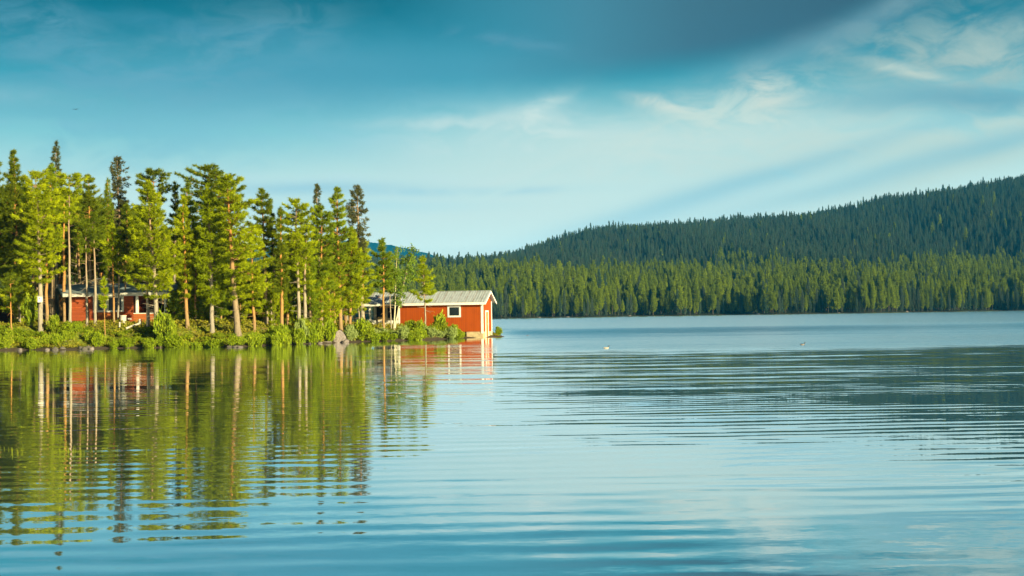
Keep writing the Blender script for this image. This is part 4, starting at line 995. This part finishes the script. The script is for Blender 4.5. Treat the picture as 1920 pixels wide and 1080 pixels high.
# ------------------------------------------------------------ far shore, hill and its forest
SKX = [-900, 300, 600, 800, 850, 930, 1000, 1100, 1200, 1300, 1400, 1500, 1600, 1700, 1800, 1920, 2100, 2600, 3000]
SKY_ = [500, 500, 497, 492, 488, 482, 466, 444, 430, 418, 408, 399, 387, 374, 357, 334, 310, 300, 320]
def y0_of(px): return 589.5 - (px - 960) * 0.01396
def shore_d(px): return 690 + (np.clip(px, -400, 2600) - 930) * .10 + 16 * np.sin(px * .011) + 10 * np.sin(px * .037 + 1) + 5 * np.sin(px * .11 + 2)
TREEH = 13.5
def far_z(px, d):
    d0 = shore_d(px); t = d - d0
    G = EYE + (y0_of(px) - np.interp(px, SKX, SKY_)) / F * (d0 + 1060) - TREEH * .9
    g1 = 19.0
    t1 = sstep(t / 300.0) * .5 + np.clip(t / 300.0, 0, 1) * .5
    z = .25 + g1 * t1 * np.where(t > 0, 1, 0)
    s = np.clip((t - 300) / 760.0, 0, 1); s = s * .55 + sstep(s) * .45
    z = np.where(t > 300, .25 + g1 + (np.maximum(G, g1 + 4) - g1) * s, z)
    z = z + np.where(t > 60, 2.2 * np.sin(px * .021 + d * .013) * np.clip((t - 60) / 200, 0, 1), 0) + np.where(t > 400, 4 * np.sin(px * .009 + d * .006), 0)
    z = np.where(t > 1060, z - (t - 1060) * .06, z)
    return np.where(t < 0, .25 + t * .05, z)
pxs = np.linspace(-900, 3000, 620); ts = np.concatenate([[-40, -8, 0, 8], np.linspace(20, 1500, 70)])
PX, TT_ = np.meshgrid(pxs, ts); DD = shore_d(PX) + TT_
ZZ = far_z(PX, DD); XX = (PX - 960) / F * DD
ny, nx = PX.shape; idx = np.arange(ny * nx).reshape(ny, nx)
Q = np.stack([idx[:-1, :-1], idx[:-1, 1:], idx[1:, 1:], idx[1:, :-1]], -1).reshape(-1, 4)
me = mesh_np('far_hill', np.stack([XX, DD, ZZ], -1).reshape(-1, 3), Q, [M['far_ground']], smooth=True)
tag(link(bpy.data.objects.new('hill', me)), kind='structure')
# forest
pc = bpy.data.collections.new('far_tree_kinds')
FARM = []
for k in range(12):
    sp_ = k >= 6
    rs_k = np.random.RandomState(700 + k)
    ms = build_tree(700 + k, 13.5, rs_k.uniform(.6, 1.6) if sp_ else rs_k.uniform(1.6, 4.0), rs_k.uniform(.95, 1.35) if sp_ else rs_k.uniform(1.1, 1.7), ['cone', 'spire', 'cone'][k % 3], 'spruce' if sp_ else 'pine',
                    mats=('far_spruce_shade', 'bark_far') if sp_ else ('far', 'bark_far'), detail=.85, dens=.9, dead=0, r0=.13, tuft=1.5)
    FARM.append(ms)
    bmj = bmesh.new(); bmj.from_mesh(ms[1]); bmj.from_mesh(ms[0])
    mj = bpy.data.meshes.new('far_tree'); bmj.to_mesh(mj); bmj.free()
    # material slots: crown 0 needles, 1 bark; trunk faces carry index 0 in their own mesh
    for mm in ms[1].materials: mj.materials.append(mm)
    ncr = len(ms[1].polygons); mi_ = np.zeros(len(mj.polygons), np.int32); mj.polygons.foreach_get('material_index', mi_); mi_[ncr:] = 1; mj.polygons.foreach_set('material_index', mi_)
    oo = bpy.data.objects.new('far_tree_%02d' % k, mj); pc.objects.link(oo)
rs_ = np.random.RandomState(77)
NP_ = 85000
# even density on the ground: distance drawn with pdf ~ d
px = rs_.uniform(-500, 2750, NP_); dmin_, dmax_ = 700., 2000.
d = np.sqrt(rs_.rand(NP_) * ((dmax_ ** 2) - 600. ** 2) + 600. ** 2)
t = d - shore_d(px); clr = np.sin(px * .05 + 3 * np.sin(d * .011)) * np.sin(d * .031 + 2 * np.sin(px * .017))
k = (t > 3 + 8 * rs_.rand(NP_)) & (t < 1230) & (rs_.rand(NP_) > np.clip((clr - .55) * 1.8, 0, .8))
px, d, t = px[k], d[k], t[k]
z = far_z(px, d)
isp = rs_.rand(len(px)) < np.clip((t - 330 + 60 * np.sin(px * .013)) / 120, .10, .985)  # spruces with the shade-tinted needles take over up the hill
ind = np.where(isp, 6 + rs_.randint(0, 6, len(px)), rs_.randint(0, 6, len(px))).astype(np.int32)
scl = np.clip(rs_.normal(.98, .24, len(px)), .45, 1.65).astype(np.float32)
me = bpy.data.meshes.new('far_forest'); me.vertices.add(len(px))
me.vertices.foreach_set('co', np.stack([(px - 960) / F * d, d, z - .3], -1).astype(np.float32).ravel())
a = me.attributes.new('ind', 'INT', 'POINT'); a.data.foreach_set('value', ind)
a = me.attributes.new('scl', 'FLOAT', 'POINT'); a.data.foreach_set('value', scl)
ff = link(bpy.data.objects.new('far_forest', me))
tag(ff, 'dense conifer forest covering the far shore and the hillside', 'forest', kind='stuff')
ng = bpy.data.node_groups.new('forest_scatter', 'GeometryNodeTree')
ng.interface.new_socket('Geometry', in_out='INPUT', socket_type='NodeSocketGeometry'); ng.interface.new_socket('Geometry', in_out='OUTPUT', socket_type='NodeSocketGeometry')
gi = ng.nodes.new('NodeGroupInput'); go = ng.nodes.new('NodeGroupOutput')
ip = ng.nodes.new('GeometryNodeInstanceOnPoints'); ci = ng.nodes.new('GeometryNodeCollectionInfo'); ci.inputs['Collection'].default_value = pc
ci.inputs['Separate Children'].default_value = True; ci.inputs['Reset Children'].default_value = True
na = ng.nodes.new('GeometryNodeInputNamedAttribute'); na.data_type = 'INT'; na.inputs['Name'].default_value = 'ind'
nb_ = ng.nodes.new('GeometryNodeInputNamedAttribute'); nb_.data_type = 'FLOAT'; nb_.inputs['Name'].default_value = 'scl'
rv = ng.nodes.new('FunctionNodeRandomValue'); rv.data_type = 'FLOAT_VECTOR'; rv.inputs[0].default_value = (-.03, -.03, 0); rv.inputs[1].default_value = (.03, .03, 6.28)
L_ = ng.links.new
L_(gi.outputs[0], ip.inputs['Points']); L_(ci.outputs[0], ip.inputs['Instance']); ip.inputs['Pick Instance'].default_value = True
L_(na.outputs[0], ip.inputs['Instance Index']); L_(nb_.outputs[0], ip.inputs['Scale']); L_(rv.outputs[0], ip.inputs['Rotation']); L_(ip.outputs[0], go.inputs[0])
md = ff.modifiers.new('scatter', 'NODES'); md.node_group = ng
# the trees of the far shore's front row
zones = [(690, 930, 'behind the boathouse'), (930, 1270, 'right of the boathouse'), (1270, 1600, 'in the middle of the open lake shore'), (1600, 1960, 'near the right edge')]
for (a0, a1, zn) in zones:
    q = a0
    while q < a1:
        dd = shore_d(q) + rs_.uniform(2, 12); k = rs_.randint(0, 12); s = rs_.uniform(.5, 1.05)
        put_tree('spruce_tree' if k >= 6 else 'pine_tree', FARM[k], ((q - 960) / F * dd, dd, float(far_z(np.array([q]), np.array([dd]))[0]) - .2), rs_.uniform(0, 6.28),
                 'small conifer in the far shore front row ' + zn, 'tree', 'far shore trees ' + zn, s)
        q += rs_.uniform(5, 11)
for (q, s, lab) in ((1652, 1.15, 'golden pine standing out on the far shore near the right edge'), (1405, .8, 'sunlit pine leaning over the far shore, mid lake')):
    dd = shore_d(q) - 1
    put_tree('pine_tree', FARM[1], ((q - 960) / F * dd, dd, .1), 1.0, lab, 'pine tree', None, s)
for (q, py, s) in ((1063, 594.6, .9), (1010, 595.5, .6), (1180, 593, .7), (1420, 589.5, .8), (1572, 587.2, .7), (1700, 585.5, .8)):
    dd = float(shore_d(np.array([q]))[0]) - 2
    o_ = link(bpy.data.objects.new('rock', RK[RNG.randint(0, 2)])); o_.location = ((q - 960) / F * dd, dd, .1); o_.scale = (s * 1.6, s, s * .7); o_.rotation_euler = (0, 0, RNG.uniform(0, 6))
    tag(o_, 'pale rock at the waterline of the far shore', 'rock', 'far shore rocks')
# distant blue mountain
mx = [-900, 0, 300, 450, 560, 640, 700, 740, 780, 820, 850, 900, 1000, 1200]
my = [520, 505, 492, 474, 459, 453, 457, 463, 471, 482, 489, 500, 530, 560]
DM = 6000.0
pxs = np.linspace(-900, 1200, 240); rows = np.linspace(0, 1, 14)
PX, RR = np.meshgrid(pxs, rows)
Htop = EYE + (y0_of(PX) - np.interp(PX, mx, my)) / F * DM + 1.2 * np.sin(PX * .19) + 1.0 * np.sin(PX * .43)
DD = DM - 1800 * (1 - RR) + 0 * PX; ZZ = -5 + (Htop + 5) * sstep(RR * .5 + .0) * 2.0 * np.where(RR < 1, 1, 1)
ZZ = -5 + (Htop + 5) * np.sin(RR * math.pi / 2); XX = (PX - 960) / F * DD
back = np.stack([XX[-1] * 1.1, DD[-1] + 700, ZZ[-1] * .2], -1)
VV = np.concatenate([np.stack([XX, DD, ZZ], -1).reshape(-1, 3), back]); ny, nx = PX.shape
idx = np.arange((ny + 1) * nx).reshape(ny + 1, nx)
Q = np.stack([idx[:-1, :-1], idx[:-1, 1:], idx[1:, 1:], idx[1:, :-1]], -1).reshape(-1, 4)
tag(link(bpy.data.objects.new('mountain', mesh_np('mountain', VV, Q, [M['mountain']], smooth=True))), kind='structure')

# ------------------------------------------------------------ haze
bm = bmesh.new(); box(bm, -4990, 4990, -290, 7400, -7, 345)
m, n = new_mat('haze_air')
pv = n.n('ShaderNodeVolumePrincipled'); pv.inputs['Color'].default_value = (.03, .46, 1.0, 1); pv.inputs['Density'].default_value = 1.0e-4
pv.inputs['Anisotropy'].default_value = 0.0
out = n.n('ShaderNodeOutputMaterial'); n.nt.links.new(pv.outputs[0], out.inputs['Volume'])
hz = part('haze', bm, m, None); tag(hz, kind='stuff')
